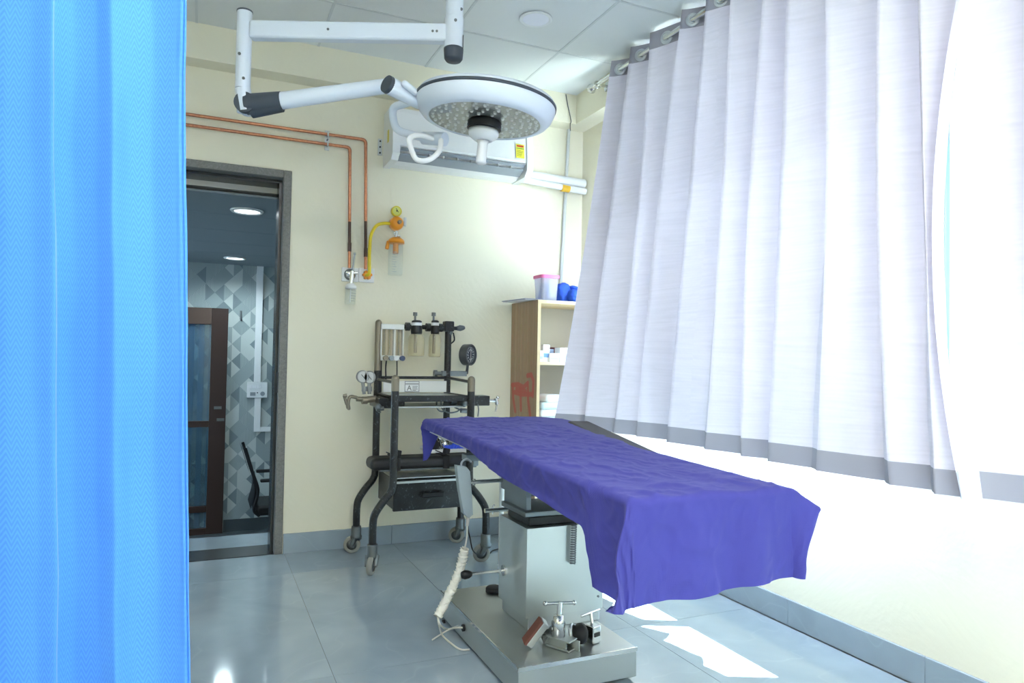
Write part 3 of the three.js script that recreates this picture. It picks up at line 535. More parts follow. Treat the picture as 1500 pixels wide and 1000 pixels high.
// ------------------------------------------------------------------ air conditioner, wall pipes
{
  const x0 = 0.925, x1 = 1.785, y0 = 2.185, y1 = 2.485, d = 0.215;
  const t = thing('air_conditioner', 'white split air conditioner on the cream wall behind the operating light', 'air conditioner', V((x0 + x1) / 2, y0, 0));
  const prof = [[0, y1], [0.16, y1], [0.19, y1 - 0.01], [0.2, y1 - 0.04], [d, y0 + 0.085], [d - 0.005, y0 + 0.075], [0.15, y0 + 0.035], [0.07, y0], [0, y0]];
  const s = new THREE.Shape(prof.map(([z, y]) => new THREE.Vector2(z, y)));
  const place = new THREE.Matrix4().makeBasis(V(0, 0, 1), V(0, 1, 0), V(-1, 0, 0)).setPosition(x1 - 0.04, 0, 0);
  part('body', new THREE.ExtrudeGeometry(s, { depth: x1 - x0 - 0.08, bevelEnabled: false }).applyMatrix4(place), M.plasticWhite, t);
  const prof2 = [[0, y1 + 0.003], [0.165, y1 + 0.003], [0.195, y1 - 0.01], [0.206, y1 - 0.04], [d + 0.006, y0 + 0.08], [d + 0.004, y0 + 0.03], [d - 0.03, y0 - 0.002], [0.06, y0 - 0.004], [0, y0 - 0.004]];
  const s2 = new THREE.Shape(prof2.map(([z, y]) => new THREE.Vector2(z, y)));
  for (const xe of [x0, x1 - 0.04]) part('end_cheek', new THREE.ExtrudeGeometry(s2, { depth: 0.038, bevelEnabled: true, bevelSize: 0.003, bevelThickness: 0.002, bevelSegments: 2 }).applyMatrix4(new THREE.Matrix4().makeBasis(V(0, 0, 1), V(0, 1, 0), V(-1, 0, 0)).setPosition(xe + 0.039, 0, 0)), M.plasticWhite, t);
  part('front_panel', box(x0 + 0.042, x1 - 0.042, y0 + 0.085, y1 - 0.03, 0.19, 0.2, 0.004).applyMatrix4(new THREE.Matrix4()), M.plasticWhite, t);
  part('outlet_tray', obox(V((x0 + x1) / 2, y0 + 0.043, 0.165), x1 - x0 - 0.1, 0.004, 0.075, [-0.45, 0, 0]), M.plasticWhite, t);
  part('louvre', obox(V((x0 + x1) / 2, y0 + 0.022, 0.165), x1 - x0 - 0.1, 0.007, 0.07, [-0.42, 0, 0], 0.003), M.plasticGrey, t);
  part('louvre', obox(V((x0 + x1) / 2, y0 + 0.058, 0.205), x1 - x0 - 0.1, 0.005, 0.022, [-0.6, 0, 0], 0.002), M.plasticGrey, t);
  for (let i = 1; i < 9; i++) { const x = x0 + 0.05 + (x1 - x0 - 0.1) * i / 9; part('vane', obox(V(x, y0 + 0.042, 0.178), 0.004, 0.03, 0.05, [-0.45, 0, 0]), M.plasticWhite, t); }
  const sticker = canvasTex(128, 192, (g, W, H) => { g.fillStyle = '#e8e04a'; g.fillRect(0, 0, W, H); g.fillStyle = '#3c8a3a'; for (let i = 0; i < 5; i++) { g.beginPath(); g.arc(20 + i * 22, 60, 9, 0, 7); g.fill(); } g.fillStyle = '#6b6a20'; for (let i = 0; i < 6; i++) g.fillRect(12, 84 + i * 15, 60 + (i * 37) % 44, 5); g.fillStyle = '#c23b2a'; g.fillRect(12, 14, 104, 26); });
  part('energy_label', (() => { const g = new THREE.PlaneGeometry(0.055, 0.085); return g.rotateX(-0.06).translate(x1 - 0.085, y0 + 0.14, 0.2165); })(), std(white1, 0.5, 0, { map: sticker }), t, true, 'yellow energy rating sticker');
  part('side_label', box(x0 - 0.0025, x0 - 0.0018, y0 + 0.11, y0 + 0.18, 0.1, 0.135), M.yellow, t, false, 'small yellow sticker');
}
{ // refrigerant line and drain to the corner
  const a = at(766, 256, 2, 0.05), b = at(856, 277, 2, 0.05), y = (a.y + b.y) / 2;
  const t = thing('pipe_sleeve', 'white insulated air conditioner pipes running to the window corner', 'pipe', V(a.x, y - 0.06, 0.04));
  part('insulated_pipe', cyl(V(1.74, y + 0.03, 0.035), V(2.245, y + 0.018, 0.035), 0.03), M.plasticWhite, t);
  part('drain_pipe', cyl(V(1.70, y - 0.005, 0.05), V(2.245, y - 0.035, 0.05), 0.021), M.plasticWhite, t);
  const c = at(829, 277, 2, 0.06); part('tape_band', cyl(V(c.x - 0.028, y - 0.029, 0.05), V(c.x + 0.028, y - 0.032, 0.05), 0.0235), std([236, 186, 50], 0.5), t, false, 'yellow tape');
}
{
  const a = at(833.5, 191, 2, 0.012), b = at(820, 425, 2, 0.012), c = at(829, 141, 2, 0.125), d = at(836, 189, 2, 0.125);
  const t = thing('wall_conduit', 'thin white conduit dropping behind the shelf beside the corner', 'conduit', V(b.x, 1.42, 0));
  part('tube', cyl(V(b.x, 1.428, 0.011), V(a.x, 2.583, 0.011), 0.0105), std([212, 216, 214], 0.5), t);
  part('loose_cable', tube([V(c.x, 2.76, 0.125), V(c.x + 0.012, 2.7, 0.126), V(d.x, 2.6, 0.127), V(d.x, 2.578, 0.118), V(a.x, 2.57, 0.03)], 0.0028, 30, 6), M.steelDark, t);
}
{
  const p = at(557, 215, 2, 0.01);
  const t = thing('wall_bracket', 'slim perforated metal bracket on the wall left of the air conditioner', 'bracket', V(p.x, p.y - 0.05, 0));
  part('strip', box(p.x - 0.012, p.x + 0.012, p.y - 0.048, p.y + 0.048, 0, 0.005, 0.001), M.grid, t);
  for (const s of [-0.034, 0, 0.034]) part('screw', cyl(V(p.x, p.y + s, 0.004), V(p.x, p.y + s, 0.009), 0.005), M.black, t);
}
// copper gas pipes
{
  const run = [[2.318, 0.815], [2.262, 0.727]];
  run.forEach(([y, xv], i) => {
    const t = thing('copper_pipe', i ? 'lower copper gas pipe ending at the plain outlet plate' : 'upper copper gas pipe ending at the orange outlet knob', 'pipe', V(xv, 1.6, 0.03));
    const r = 0.0085, bend = 0.03;
    part('horizontal_run', cyl(V(LX, y, 0.03), V(xv - bend, y, 0.03), r), M.copper, t);
    part('elbow', tube([V(xv - bend, y, 0.03), V(xv - bend * 0.4, y - bend * 0.08, 0.03), V(xv - bend * 0.08, y - bend * 0.4, 0.03), V(xv, y - bend, 0.03)], r * 1.12, 14), M.copper, t);
    const yb = at(515, i ? 325 : 322, 2, 0.03).y, yc = at(515, i ? 366 : 372, 2, 0.03).y, x2 = xv + (i ? 0.012 : 0.016);
    const xx = (yy) => lerp(xv, x2, (y - bend - yy) / (y - bend - 1.58));
    part('drop', [cyl(V(xx(yb), yb, 0.03), V(xv, y - bend, 0.03), r), cyl(V(xx(1.58), 1.578, 0.03), V(xx(yc), yc, 0.03), r)], M.copper, t);
    part('brazed_joint', [cyl(V(xx(yc), yc, 0.03), V(xx(yb), yb, 0.03), r * 1.02), cyl(V(xx(yc), yc - 0.01, 0.03), V(xx(yc), yc + 0.04, 0.03), r * 1.25)], M.copperBurnt, t, false, 'dark heat-marked copper');
  });
  const c = at(480, 204, 2, 0.03);
  const t = thing('pipe_clamp', 'pale clip holding both copper pipes to the wall', 'clamp', V(c.x, 2.23, 0));
  part('clip_plate', box(c.x - 0.012, c.x + 0.012, 2.235, 2.345, 0, 0.012, 0.002), M.grid, t);
  for (const y of [2.318, 2.262]) part('saddle', torus(V(c.x, y, 0.03), V(1, 0, 0), 0.0125, 0.004), M.grid, t);
  part('screw', cyl(V(c.x, 2.29, 0.01), V(c.x, 2.29, 0.036), 0.004), M.steelDark, t);
}
// gas outlets
function outletPlate(px0, py0, px1, py1, label) {
  const a = at(px0, py0, 2, 0.012), b = at(px1, py1, 2, 0.012);
  const t = thing('gas_outlet', label, 'gas outlet', V((a.x + b.x) / 2, b.y, 0));
  part('plate', box(a.x, b.x, b.y, a.y, 0, 0.012, 0.003), M.plasticWhite, t);
  return [t, V((a.x + b.x) / 2, (a.y + b.y) / 2, 0.012)];
}
{
  const [t, c] = outletPlate(501, 391, 525, 413, 'white gas outlet plate with dark round socket under the lower copper pipe');
  part('socket_ring', torus(V(c.x - 0.002, c.y, 0.014), V(0, 0, 1), 0.027, 0.006), M.steelDark, t);
  part('socket_core', [cyl(V(c.x - 0.002, c.y, 0.012), V(c.x - 0.002, c.y, 0.03), 0.015), obox(V(c.x - 0.002, c.y, 0.02), 0.05, 0.006, 0.008, [0, 0, 0.6]), obox(V(c.x - 0.002, c.y, 0.02), 0.05, 0.006, 0.008, [0, 0, -0.5])], M.chrome, t);
  const [t2, c2] = outletPlate(526, 392, 548, 414, 'white gas outlet plate with orange star knob and yellow hose');
  const k = []; for (let i = 0; i < 6; i++) k.push(cyl(V(c2.x + 0.018 * Math.cos(i * 1.047), c2.y + 0.018 * Math.sin(i * 1.047), 0.014), V(c2.x + 0.018 * Math.cos(i * 1.047), c2.y + 0.018 * Math.sin(i * 1.047), 0.042), 0.009));
  part('star_knob', [...k, cyl(V(c2.x, c2.y, 0.012), V(c2.x, c2.y, 0.05), 0.018)], M.orange, t2);
  // flowmeter with small humidifier bottle hanging on the first plate
  const p = (x, y, z) => at(x, y, 2, z);
  const f0 = p(514, 414, 0.075), f = thing('oxygen_flowmeter', 'clear flow tube and small humidifier bottle hanging on the plain outlet plate', 'flowmeter', V(f0.x, p(513, 446, 0.075).y, 0.07));
  const ta = p(515.5, 402, 0.075), tb = p(519.5, 371, 0.075);
  part('flow_tube', [cyl(ta, tb, 0.009, 0.009, 16), ball(tb, 0.009)], M.clear, f); part('tube_core', cyl(ta, tb, 0.003), M.plasticGrey, f);
  part('valve_body', [cyl(V(c.x, c.y, 0.028), V(f0.x + 0.002, c.y, 0.08), 0.011), cyl(p(515, 410, 0.075), p(516, 397, 0.075), 0.013), cyl(V(f0.x + 0.002, c.y, 0.075), V(f0.x + 0.035, c.y + 0.004, 0.08), 0.008)], M.chrome, f);
  part('neck', cyl(p(514.5, 419, 0.075), p(515, 405, 0.075), 0.011), M.chrome, f);
  const cap = p(514, 418, 0.075), bb = p(512.5, 446, 0.075), ax = bb.clone().sub(cap).normalize();
  part('bottle_cap', lathe([[0, -0.012], [0.016, -0.012], [0.028, 0.0], [0.031, 0.006], [0.031, 0.02], [0, 0.02]], cap, ax, 24), M.plasticWhite, f);
  const h = bb.distanceTo(cap);
  const bottle = part('bottle', lathe([[0.029, 0.014], [0.03, 0.03], [0.03, h - 0.006], [0.026, h], [0, h]], cap, ax, 28), M.clear, f);
  const rings = []; for (let i = 0; i < 5; i++) rings.push(new THREE.TorusGeometry(0.0302, 0.0009, 5, 12, 1.4).rotateX(Math.PI / 2).rotateY(-1.5).translate(0, 0.03 + i * (h - 0.05) / 4, 0)); part('graduation', rings.map((g) => g.applyQuaternion(new THREE.Quaternion().setFromUnitVectors(V(0, 1, 0), ax)).translate(cap.x, cap.y, cap.z)), M.steelDark, bottle);
  part('dip_tube', cyl(cap.clone().addScaledVector(ax, 0.02), cap.clone().addScaledVector(ax, h - 0.012), 0.003), M.plasticWhite, f);
}
// orange suction regulator with jar
{
  const Z = 0.07, p = (x, y, z = Z) => at(x, y, 2, z);
  const c = p(581, 327), R = 9.5 * 3.9 / FPX * 1.08;
  const t = thing('suction_regulator', 'orange wall suction regulator with yellow gauge and clear jar', 'regulator', V(c.x, p(579, 404).y, 0.05));
  part('regulator_body', lathe([[0, 0.03], [0.02, 0.032], [R * 0.8, 0.022], [R, 0.008], [R, -0.03], [0, -0.05]], c, V(0, 0, 1), 32), M.orange, t);
  part('wall_stub', cyl(V(c.x, c.y, 0), V(c.x, c.y, 0.05), 0.016), M.chrome, t);
  const k = V(c.x + 0.008, c.y + 0.002, c.z + 0.03); part('dial_knob', [cyl(k, k.clone().add(V(0, 0, 0.02)), 0.012, 0.01), ], M.bronze, t);
  const g = p(580.5, 309.5); part('gauge', [lathe([[0, 0.012], [0.025, 0.012], [0.028, 0.014], [0.03, 0.01], [0.03, -0.012], [0, -0.012]], g, V(0, 0, 1), 28), cyl(g, c, 0.008)], M.yellow, t);
  const gd = part('gauge_dial', cyl(V(g.x, g.y, g.z + 0.0122), V(g.x, g.y, g.z + 0.0135), 0.023), std([222, 224, 120], 0.4), t);
  part('needle', [obox(V(g.x + 0.002, g.y + 0.004, g.z + 0.0145), 0.003, 0.026, 0.001, [0, 0, 0.6]), cyl(V(g.x, g.y, g.z + 0.0135), V(g.x, g.y, g.z + 0.016), 0.004)], M.black, gd);
  const s = p(593, 326); part('toggle', [cyl(c, V(s.x, s.y + 0.01, s.z), 0.006), box(s.x - 0.006, s.x + 0.008, s.y - 0.02, s.y + 0.03, s.z - 0.006, s.z + 0.006, 0.002)], M.grid, t);
  const e0 = p(580.5, 338), e1 = p(580, 347); part('connector', [torus(p(580, 342), V(0, 0, 1), 0.01, 0.004), cyl(e0, e1, 0.007), cyl(p(580, 345), p(586, 346), 0.006)], M.chrome, t);
  const l0 = p(580.5, 348), l1 = p(580.5, 356);
  part('jar_lid', [lathe([[0, 0.0], [0.024, 0], [0.04, -0.01], [0.047, -0.02], [0.047, -0.034], [0, -0.034]], l0, V(0, 1, 0), 32), cyl(V(l0.x - 0.002, l0.y - 0.03, l0.z), V(l0.x - 0.002, p(580, 371).y, l0.z), 0.016), obox(V(l0.x - 0.047, l0.y - 0.045, l0.z - 0.01), 0.02, 0.05, 0.02, [0, 0, -0.2], 0.006)], M.orange, t);
  const yb = p(579, 403).y, jar = part('jar', lathe([[0.042, l0.y - 0.034], [0.042, yb + 0.006], [0.038, yb], [0, yb]], V(l0.x - 0.002, 0, l0.z), V(0, 1, 0), 36), M.clear, t);
  const mk = []; for (let i = 0; i < 9; i++) mk.push(box(l0.x - 0.03, l0.x - (i % 2 ? 0.012 : 0.004), yb + 0.015 + i * 0.014, yb + 0.017 + i * 0.014, l0.z + 0.037, l0.z + 0.038)); part('graduation', mk, M.plasticGrey, jar);
  const h0 = p(537, 403, 0.06), pts = [V(h0.x, h0.y, 0.055), p(541, 400, 0.085), p(541, 385, 0.085), p(541.5, 365, 0.08), p(543.5, 345, 0.08), p(551, 331, 0.075), p(562, 327, 0.075), p(573, 327.5, 0.065)];
  single('gas_hose', 'yellow hose curving from the orange star knob to the regulator', 'hose', tube(pts, 0.0095, 60, 12), M.yellowHose, V(h0.x, h0.y, 0.06));
}
// ------------------------------------------------------------------ open shelf in the corner
const SH = { x0: 1.757, x1: 2.232, z1: 0.381, top: 1.426 };
{
  const { x0, x1, z1, top } = SH;
  const t = thing('open_shelf', 'light wooden open shelf in the corner half covered by the curtain', 'shelf', V((x0 + x1) / 2, 0, z1 / 2));
  const scrawl = canvasTex(256, 1024, (g, W, H) => {
    const r = rng(4); g.fillStyle = '#c4ab8d'; g.fillRect(0, 0, W, H);
    for (let i = 0; i < 900; i++) { g.fillStyle = `rgba(${90 + r() * 60},${70 + r() * 40},${45 + r() * 40},0.05)`; g.fillRect(r() * W, 0, 1 + r() * 2, H); }
    for (let i = 0; i < 2500; i++) { g.fillStyle = `rgba(${130 + r() * 70},${105 + r() * 50},${75 + r() * 40},0.12)`; g.fillRect(r() * W, r() * H, 2 + r() * 5, 6 + r() * 30); }
    g.strokeStyle = 'rgba(198,96,86,0.85)'; g.lineWidth = 21; g.lineCap = 'round'; g.lineJoin = 'round';
    const s = (p) => { g.beginPath(); p.forEach(([x, y], i) => (i ? g.lineTo(x * W, (y - 0.19) * H) : g.moveTo(x * W, (y - 0.19) * H))); g.stroke(); };
    s([[0.10, 0.545], [0.13, 0.60], [0.22, 0.655]]); s([[0.08, 0.545], [0.32, 0.54], [0.52, 0.55], [0.68, 0.53]]); s([[0.66, 0.50], [0.80, 0.495], [0.88, 0.52], [0.86, 0.58]]);
    s([[0.40, 0.555], [0.42, 0.60], [0.44, 0.645]]); s([[0.68, 0.54], [0.70, 0.60], [0.78, 0.66]]); s([[0.18, 0.575], [0.45, 0.58], [0.80, 0.575]]); s([[0.25, 0.56], [0.6, 0.565]]);
  });
  const sideUV = (g) => { const p = g.attributes.position, uv = new Float32Array(p.count * 2); for (let i = 0; i < p.count; i++) { uv[2 * i] = p.getZ(i) / z1; uv[2 * i + 1] = p.getY(i) / top; } g.setAttribute('uv', new THREE.BufferAttribute(uv, 2)); return g; };
  part('side_panel', sideUV(clean(box(x0, x0 + 0.017, 0, top, 0.004, z1 - 0.002))), std(white1, 0.6, 0, { map: scrawl }), t, true, 'tan side panel with red painted scrawl');
  part('side_panel', box(x1 - 0.018, x1, 0, top, 0.004, z1 - 0.002), M.wood, t);
  part('edge_strip', [box(x0 - 0.0005, x0 + 0.0185, 0, top, z1 - 0.002, z1), box(x1 - 0.019, x1, 0, top, z1 - 0.002, z1)], M.woodEdge, t);
  part('top_board', box(x0 + 0.017, x1 - 0.018, top - 0.018, top, 0.004, z1), M.woodEdge, t);
  for (const y of [1.068, 0.70, 0.36, 0.06]) part('shelf_board', box(x0 + 0.017, x1 - 0.018, y - 0.018, y, 0.012, z1 - 0.004), M.woodEdge, t);
  part('back_panel', box(x0 + 0.017, x1 - 0.018, 0.02, top - 0.018, 0.004, 0.012), M.backboard, t);
}
{ // things on the shelf top
  const T = SH.top; const p = at(801, 440, 1, T);
  const cz = 0.27, c = V(at(800, 425, 2, cz).x, T, cz);
  const s = 0.058, h = 0.142, t = thing('plastic_canister', 'clear plastic canister with pink lid standing on the shelf top', 'canister', V(c.x, T, cz));
  const sq = (r, rr) => { const sh = new THREE.Shape(); const a = r - rr; sh.moveTo(-a, -r); sh.lineTo(a, -r); sh.absarc(a, -a, rr, -Math.PI / 2, 0); sh.lineTo(r, a); sh.absarc(a, a, rr, 0, Math.PI / 2); sh.lineTo(-a, r); sh.absarc(-a, a, rr, Math.PI / 2, Math.PI); sh.lineTo(-r, -a); sh.absarc(-a, -a, rr, Math.PI, Math.PI * 1.5); return sh; };
  const pts = sq(s, 0.018).getPoints(8); const n = pts.length - 1;
  part('body', [sheet(n, 4, (u, v) => { const q = pts[Math.round(u * n)], k = 0.86 + 0.14 * v; return [V(c.x + q.x * k, T + 0.002 + v * h, cz - q.y * k), u, v]; }), box(c.x - s * 0.82, c.x + s * 0.82, T, T + 0.003, cz - s * 0.82, cz + s * 0.82, 0.001)], phy([228, 232, 245], { roughness: 0.3, transmission: 0.75, thickness: 0, side: THREE.DoubleSide }), t);
  part('lid', new THREE.ExtrudeGeometry(sq(s + 0.004, 0.02), { depth: 0.013, bevelEnabled: true, bevelSize: 0.002, bevelThickness: 0.003, bevelSegments: 2, curveSegments: 8 }).rotateX(-Math.PI / 2).translate(c.x, T + h - 0.002, cz), phy([246, 120, 178], { roughness: 0.35 }), t, false, 'pink lid');
  const r = rng(9), cl = [[150, 165, 205], [225, 228, 235], [120, 140, 200], [214, 90, 90], [230, 232, 240]];
  for (let i = 0; i < 5; i++) single('syringe_pack', ['slim blue-grey packet leaning inside the pink lidded canister', 'slim white packet standing inside the pink lidded canister', 'slim blue packet standing inside the pink lidded canister', 'red-tinted packet at the edge inside the pink lidded canister', 'white packet at the back inside the pink lidded canister'][i], 'packet', obox(V(c.x - 0.028 + i * 0.014, T + 0.06, cz - 0.02 + (i % 3) * 0.018), 0.012, 0.105, 0.02, [0, r(), -0.25 + 0.12 * i], 0.003), std(cl[i], 0.5), V(c.x - 0.028 + i * 0.014, T + 0.004, cz), 'packets in the canister');
  // blue cloth bundle
  const bx = at(832, 430, 2, 0.25).x, bt = thing('cloth_bundle', 'blue rolled cloth bag bundle beside the pink lidded canister', 'cloth bundle', V(bx, T, 0.25));
  const blob = (cx, cy, cz2, rx, ry, rz, sd, rot = 0) => { const g = new THREE.SphereGeometry(1, 40, 28), q = g.attributes.position; for (let i = 0; i < q.count; i++) { const v = V(q.getX(i), q.getY(i), q.getZ(i)); const e = Math.pow(Math.abs(v.x) ** 2.5 + Math.abs(v.y) ** 2.5 + Math.abs(v.z) ** 2.5, -1 / 2.5); const k = e * (1 + 0.07 * noise.noise(v.x * 3 + sd, v.y * 3, v.z * 3) + 0.03 * noise.noise(v.x * 9 + sd, v.y * 9, v.z * 9)); q.setXYZ(i, v.x * k * rx, v.y * k * ry, v.z * k * rz); } g.computeVertexNormals(); return g.rotateZ(rot).translate(cx, Math.max(cy, T + ry * 0.9), cz2); };
  part('folded_cloth', blob(bx - 0.022, T + 0.052, 0.22, 0.05, 0.066, 0.06, 1, 0.12), std([44, 92, 204], 0.7), bt);
  part('rolled_cloth', blob(bx + 0.024, T + 0.04, 0.29, 0.045, 0.043, 0.05, 6, -0.15), std([44, 92, 204], 0.7), bt);
  part('flap', blob(bx + 0.045, T + 0.085, 0.26, 0.045, 0.016, 0.05, 11, -0.35), std([44, 92, 204], 0.7), bt);
  const fa = at(742, 443, 1, T + 0.006), f0 = thing('paper_folder', 'grey-lilac folder lying on the shelf and overhanging its side', 'folder', V(1.78, T, 0.2));
  part('cover', obox(V(1.775, T + 0.009, 0.19), 0.2, 0.003, 0.27, [0, 0.12, 0.02], 0.001), std([150, 150, 178], 0.6), f0); part('sheets', obox(V(1.777, T + 0.005, 0.19), 0.19, 0.004, 0.26, [0, 0.12, 0.02]), M.paper, f0);
}
{ // boxes on the second board, packets on the third
  const Y = 1.068, list = [
    [787.5, 795.5, 513, 0.31, [232, 238, 240], 'small white medicine box at the side panel end of the upper shelf row'], [796, 805.5, 504.5, 0.30, [244, 246, 248], 'tall white medicine box with blue print on the upper shelf'],
    [806, 819.5, 517, 0.32, [248, 248, 248], 'low wide white medicine box on the upper shelf'], [805, 811.5, 511, 0.2, [176, 196, 226], 'pale blue medicine box behind the low white one'], [812, 816, 508.5, 0.2, [150, 96, 104], 'maroon medicine box behind the low white one'],
    [820.5, 826, 509, 0.31, [226, 232, 236], 'upright white medicine box left of its twin against the curtain'], [826.6, 834, 509, 0.31, [236, 238, 240], 'upright white medicine box touching the curtain edge'], [837, 850, 512, 0.27, [225, 230, 238], 'white medicine box hidden behind the curtain edge'],
  ];
  for (const [a, b, top, z, c, label] of list) {
    const p = at(a, top, 2, z), q = at(b, top, 2, z);
    const t = thing('medicine_box', label, 'box', V((p.x + q.x) / 2, Y, z - 0.03), 'medicine boxes on the upper shelf');
    part('carton', box(p.x, q.x, Y, p.y, z - 0.07, z, 0.0015), std(c, 0.6), t);
    part('printed_band', box(p.x + 0.003, q.x - 0.003, lerp(Y, p.y, 0.25), lerp(Y, p.y, 0.5), z, z + 0.0006), std(label.includes('blue') ? [120, 165, 220] : [180, 200, 214], 0.6), t);
  }
  const Y2 = 0.70, cs = [[226, 240, 236], [240, 244, 246], [206, 228, 232], [236, 242, 240]];
  for (let i = 0; i < 4; i++) {
    const g = new RoundedBoxGeometry(0.13, 0.045, 0.16, 3, 0.018), q = g.attributes.position; for (let k = 0; k < q.count; k++) q.setY(k, q.getY(k) * (1 + 0.25 * noise.noise(q.getX(k) * 30 + i, q.getZ(k) * 30, 3)));
    g.rotateY(0.2 * i - 0.3).translate(1.86 + 0.012 * (i % 2), Y2 + 0.024 + i * 0.043, 0.27);
    single('glove_packet', ['pale mint sealed packet at the bottom of the lower shelf pile', 'white sealed packet second from the bottom of the lower shelf pile', 'pale teal sealed packet second from the top of the lower shelf pile', 'white mint packet on top of the lower shelf pile'][i], 'packet', g, std(cs[i], 0.35), V(1.86, Y2 + 0.002 + i * 0.043, 0.27), 'sealed packets piled on the lower shelf');
  }
  for (let i = 0; i < 2; i++) single('carton', ['upright white carton beside the packet pile on the lower shelf', 'pale blue carton behind the curtain on the lower shelf'][i], 'box', box(1.97 + i * 0.1, 2.06 + i * 0.1, Y2, Y2 + 0.14 - i * 0.03, 0.18, 0.33, 0.002), std(i ? [190, 208, 226] : [236, 240, 244], 0.6), V(2.015 + i * 0.1, Y2, 0.25), 'cartons on the lower shelf');
}

// ------------------------------------------------------------------ anaesthesia trolley
{
  const XL = 0.892, XR = 1.303, ZR = 0.12, ZF = 0.52, r = 0.0195;
  const t = thing('anaesthesia_trolley', 'old black tubular anaesthesia trolley with flowmeters and glass vaporizer jars', 'medical trolley', V(1.1, 0, 0.32));
  const leg = (x, z, s, top) => { const wx = x + s * 0.098, yb = 0.43, yt = 0.275; return tube([V(x, top, z), V(x, (top + yb) / 2, z), V(x, yb + 0.03, z), V(x + s * 0.012, yb - 0.03, z), V(x + s * 0.05, (yb + yt) / 2, z), V(wx - s * 0.01, yt + 0.02, z), V(wx, yt - 0.03, z), V(wx, 0.125, z)], r, 70, 14); };
  const tops = [[XL, ZR, -1, 1.27], [XL, ZF, -1, 0.968], [XR, ZR, 1, 1.25], [XR, ZF, 1, 0.965]];
  tops.forEach(([x, z, s, top], i) => {
    part('leg', [leg(x, z, s, i === 0 ? 1.0 : top), ball(V(x, i === 0 ? 1.0 : top, z), r)], M.blackPaint, t);
    if (i === 0) part('post_extension', [cyl(V(x, 1.0, z), V(x, top, z), r * 0.96), ball(V(x, top, z), r * 0.96)], M.bronze, t, false, 'bronze tinted bare post');
    if (z === ZF) part('worn_tip', [cyl(V(x, top - 0.06, z), V(x, top + 0.002, z), r * 1.03), ball(V(x, top + 0.002, z), r * 1.02)], M.bronze, t, false, 'paint worn to bare metal');
    const wx = x + s * 0.098, a = [0.35, -1.1, 0.5, 0.25][i];
    const ca = Math.cos(a), sa = Math.sin(a), fwd = V(ca, 0, sa), axd = V(-sa, 0, ca), hub = V(wx, 0.046, z).addScaledVector(fwd, -0.022);
    const c = part('caster', [lathe([[0, 0.06], [0.024, 0.06], [0.027, 0.052], [0.027, 0.012], [0.032, 0.004], [0.03, -0.012], [0, -0.012]], V(wx, 0.088, z), V(0, 1, 0), 24), ...[-1, 1].map((k) => { const o = axd.clone().multiplyScalar(k * 0.021); return cyl(V(wx, 0.09, z).add(o), hub.clone().add(o), 0.017, 0.012, 12); })], M.steelDark, t);
    part('wheel', [lathe([[0.028, -0.013], [0.04, -0.0135], [0.0455, -0.009], [0.046, 0], [0.0455, 0.009], [0.04, 0.0135], [0.028, 0.013]], hub, axd, 32)], M.tyre, c);
    part('wheel_hub', [lathe([[0, -0.014], [0.012, -0.014], [0.028, -0.008], [0.03, 0], [0.028, 0.008], [0.012, 0.014], [0, 0.014]], hub, axd, 24), cyl(hub.clone().addScaledVector(axd, -0.03), hub.clone().addScaledVector(axd, 0.03), 0.006)], M.steelDark, c);
  });
  // mid shelf with guard rail
  const Y = 0.872;
  part('instrument_shelf', [box(XL - 0.005, XR + 0.005, Y - 0.006, Y + 0.004, ZR - 0.01, ZF - 0.01, 0.002)], M.steel, t);
  part('shelf_edge', [box(XL + r, XR - r, Y - 0.02, Y + 0.012, ZF - 0.02, ZF - 0.004, 0.003), box(XL - 0.005, XL + 0.012, Y - 0.02, Y + 0.01, ZR, ZF - 0.02), box(XR - 0.012, XR + 0.005, Y - 0.02, Y + 0.01, ZR, ZF - 0.02)], M.blackPaint, t);
  part('guard_rail', [cyl(V(XL, 0.965, ZR), V(XR, 0.965, ZR), 0.008), cyl(V(XL, 0.955, ZR), V(XL, 0.95, ZF), 0.008), cyl(V(XR, 0.965, ZR), V(XR, 0.955, ZF), 0.008)], M.blackPaint, t);
  part('back_plate', box(XL + 0.03, XR - 0.01, Y + 0.01, Y + 0.075, ZR + 0.012, ZR + 0.018, 0.001), M.whitePaint, t);
  const lt = canvasTex(128, 96, (g, W, H) => { g.fillStyle = '#eceff0'; g.fillRect(0, 0, W, H); g.strokeStyle = '#454a4e'; g.lineWidth = 4; g.strokeRect(4, 4, W - 8, H - 8); g.beginPath(); g.moveTo(8, 20); g.lineTo(120, 20); g.moveTo(8, 30); g.lineTo(120, 30); g.stroke(); g.lineWidth = 5; g.beginPath(); g.moveTo(24, 84); g.lineTo(40, 42); g.lineTo(58, 84); g.moveTo(30, 66); g.lineTo(52, 66); g.stroke(); g.fillStyle = '#454a4e'; g.fillRect(68, 46, 44, 4); g.fillRect(68, 58, 40, 4); g.fillRect(68, 70, 44, 4); g.fillRect(68, 80, 30, 4); });
  const lp = at(604, 568, 2, 0.145); part('name_plate', new THREE.PlaneGeometry(0.088, 0.062).translate(lp.x, Y + 0.043, ZR + 0.0186), std(white1, 0.4, 0, { map: lt }), t, true, 'white plate with dark frame and lettering');
  part('under_tray', box(XL + 0.02, XR - 0.02, Y - 0.055, Y - 0.048, ZR + 0.05, ZF - 0.06), M.steel, t);
  // lower tray and drawer
  part('lower_tray', [box(XL + 0.005, XR - 0.005, 0.462, 0.468, ZR + 0.02, ZF - 0.0, 0.002), box(XL + 0.005, XR - 0.005, 0.455, 0.485, ZR + 0.01, ZR + 0.02), box(XL + 0.005, XR - 0.005, 0.44, 0.452, ZF - 0.03, ZF + 0.01)], M.steel, t);
  const dr = part('drawer_box', [box(XL + 0.012, XR - 0.03, 0.3, 0.455, ZR + 0.03, ZF - 0.03, 0.003)], M.blackPaint, t);
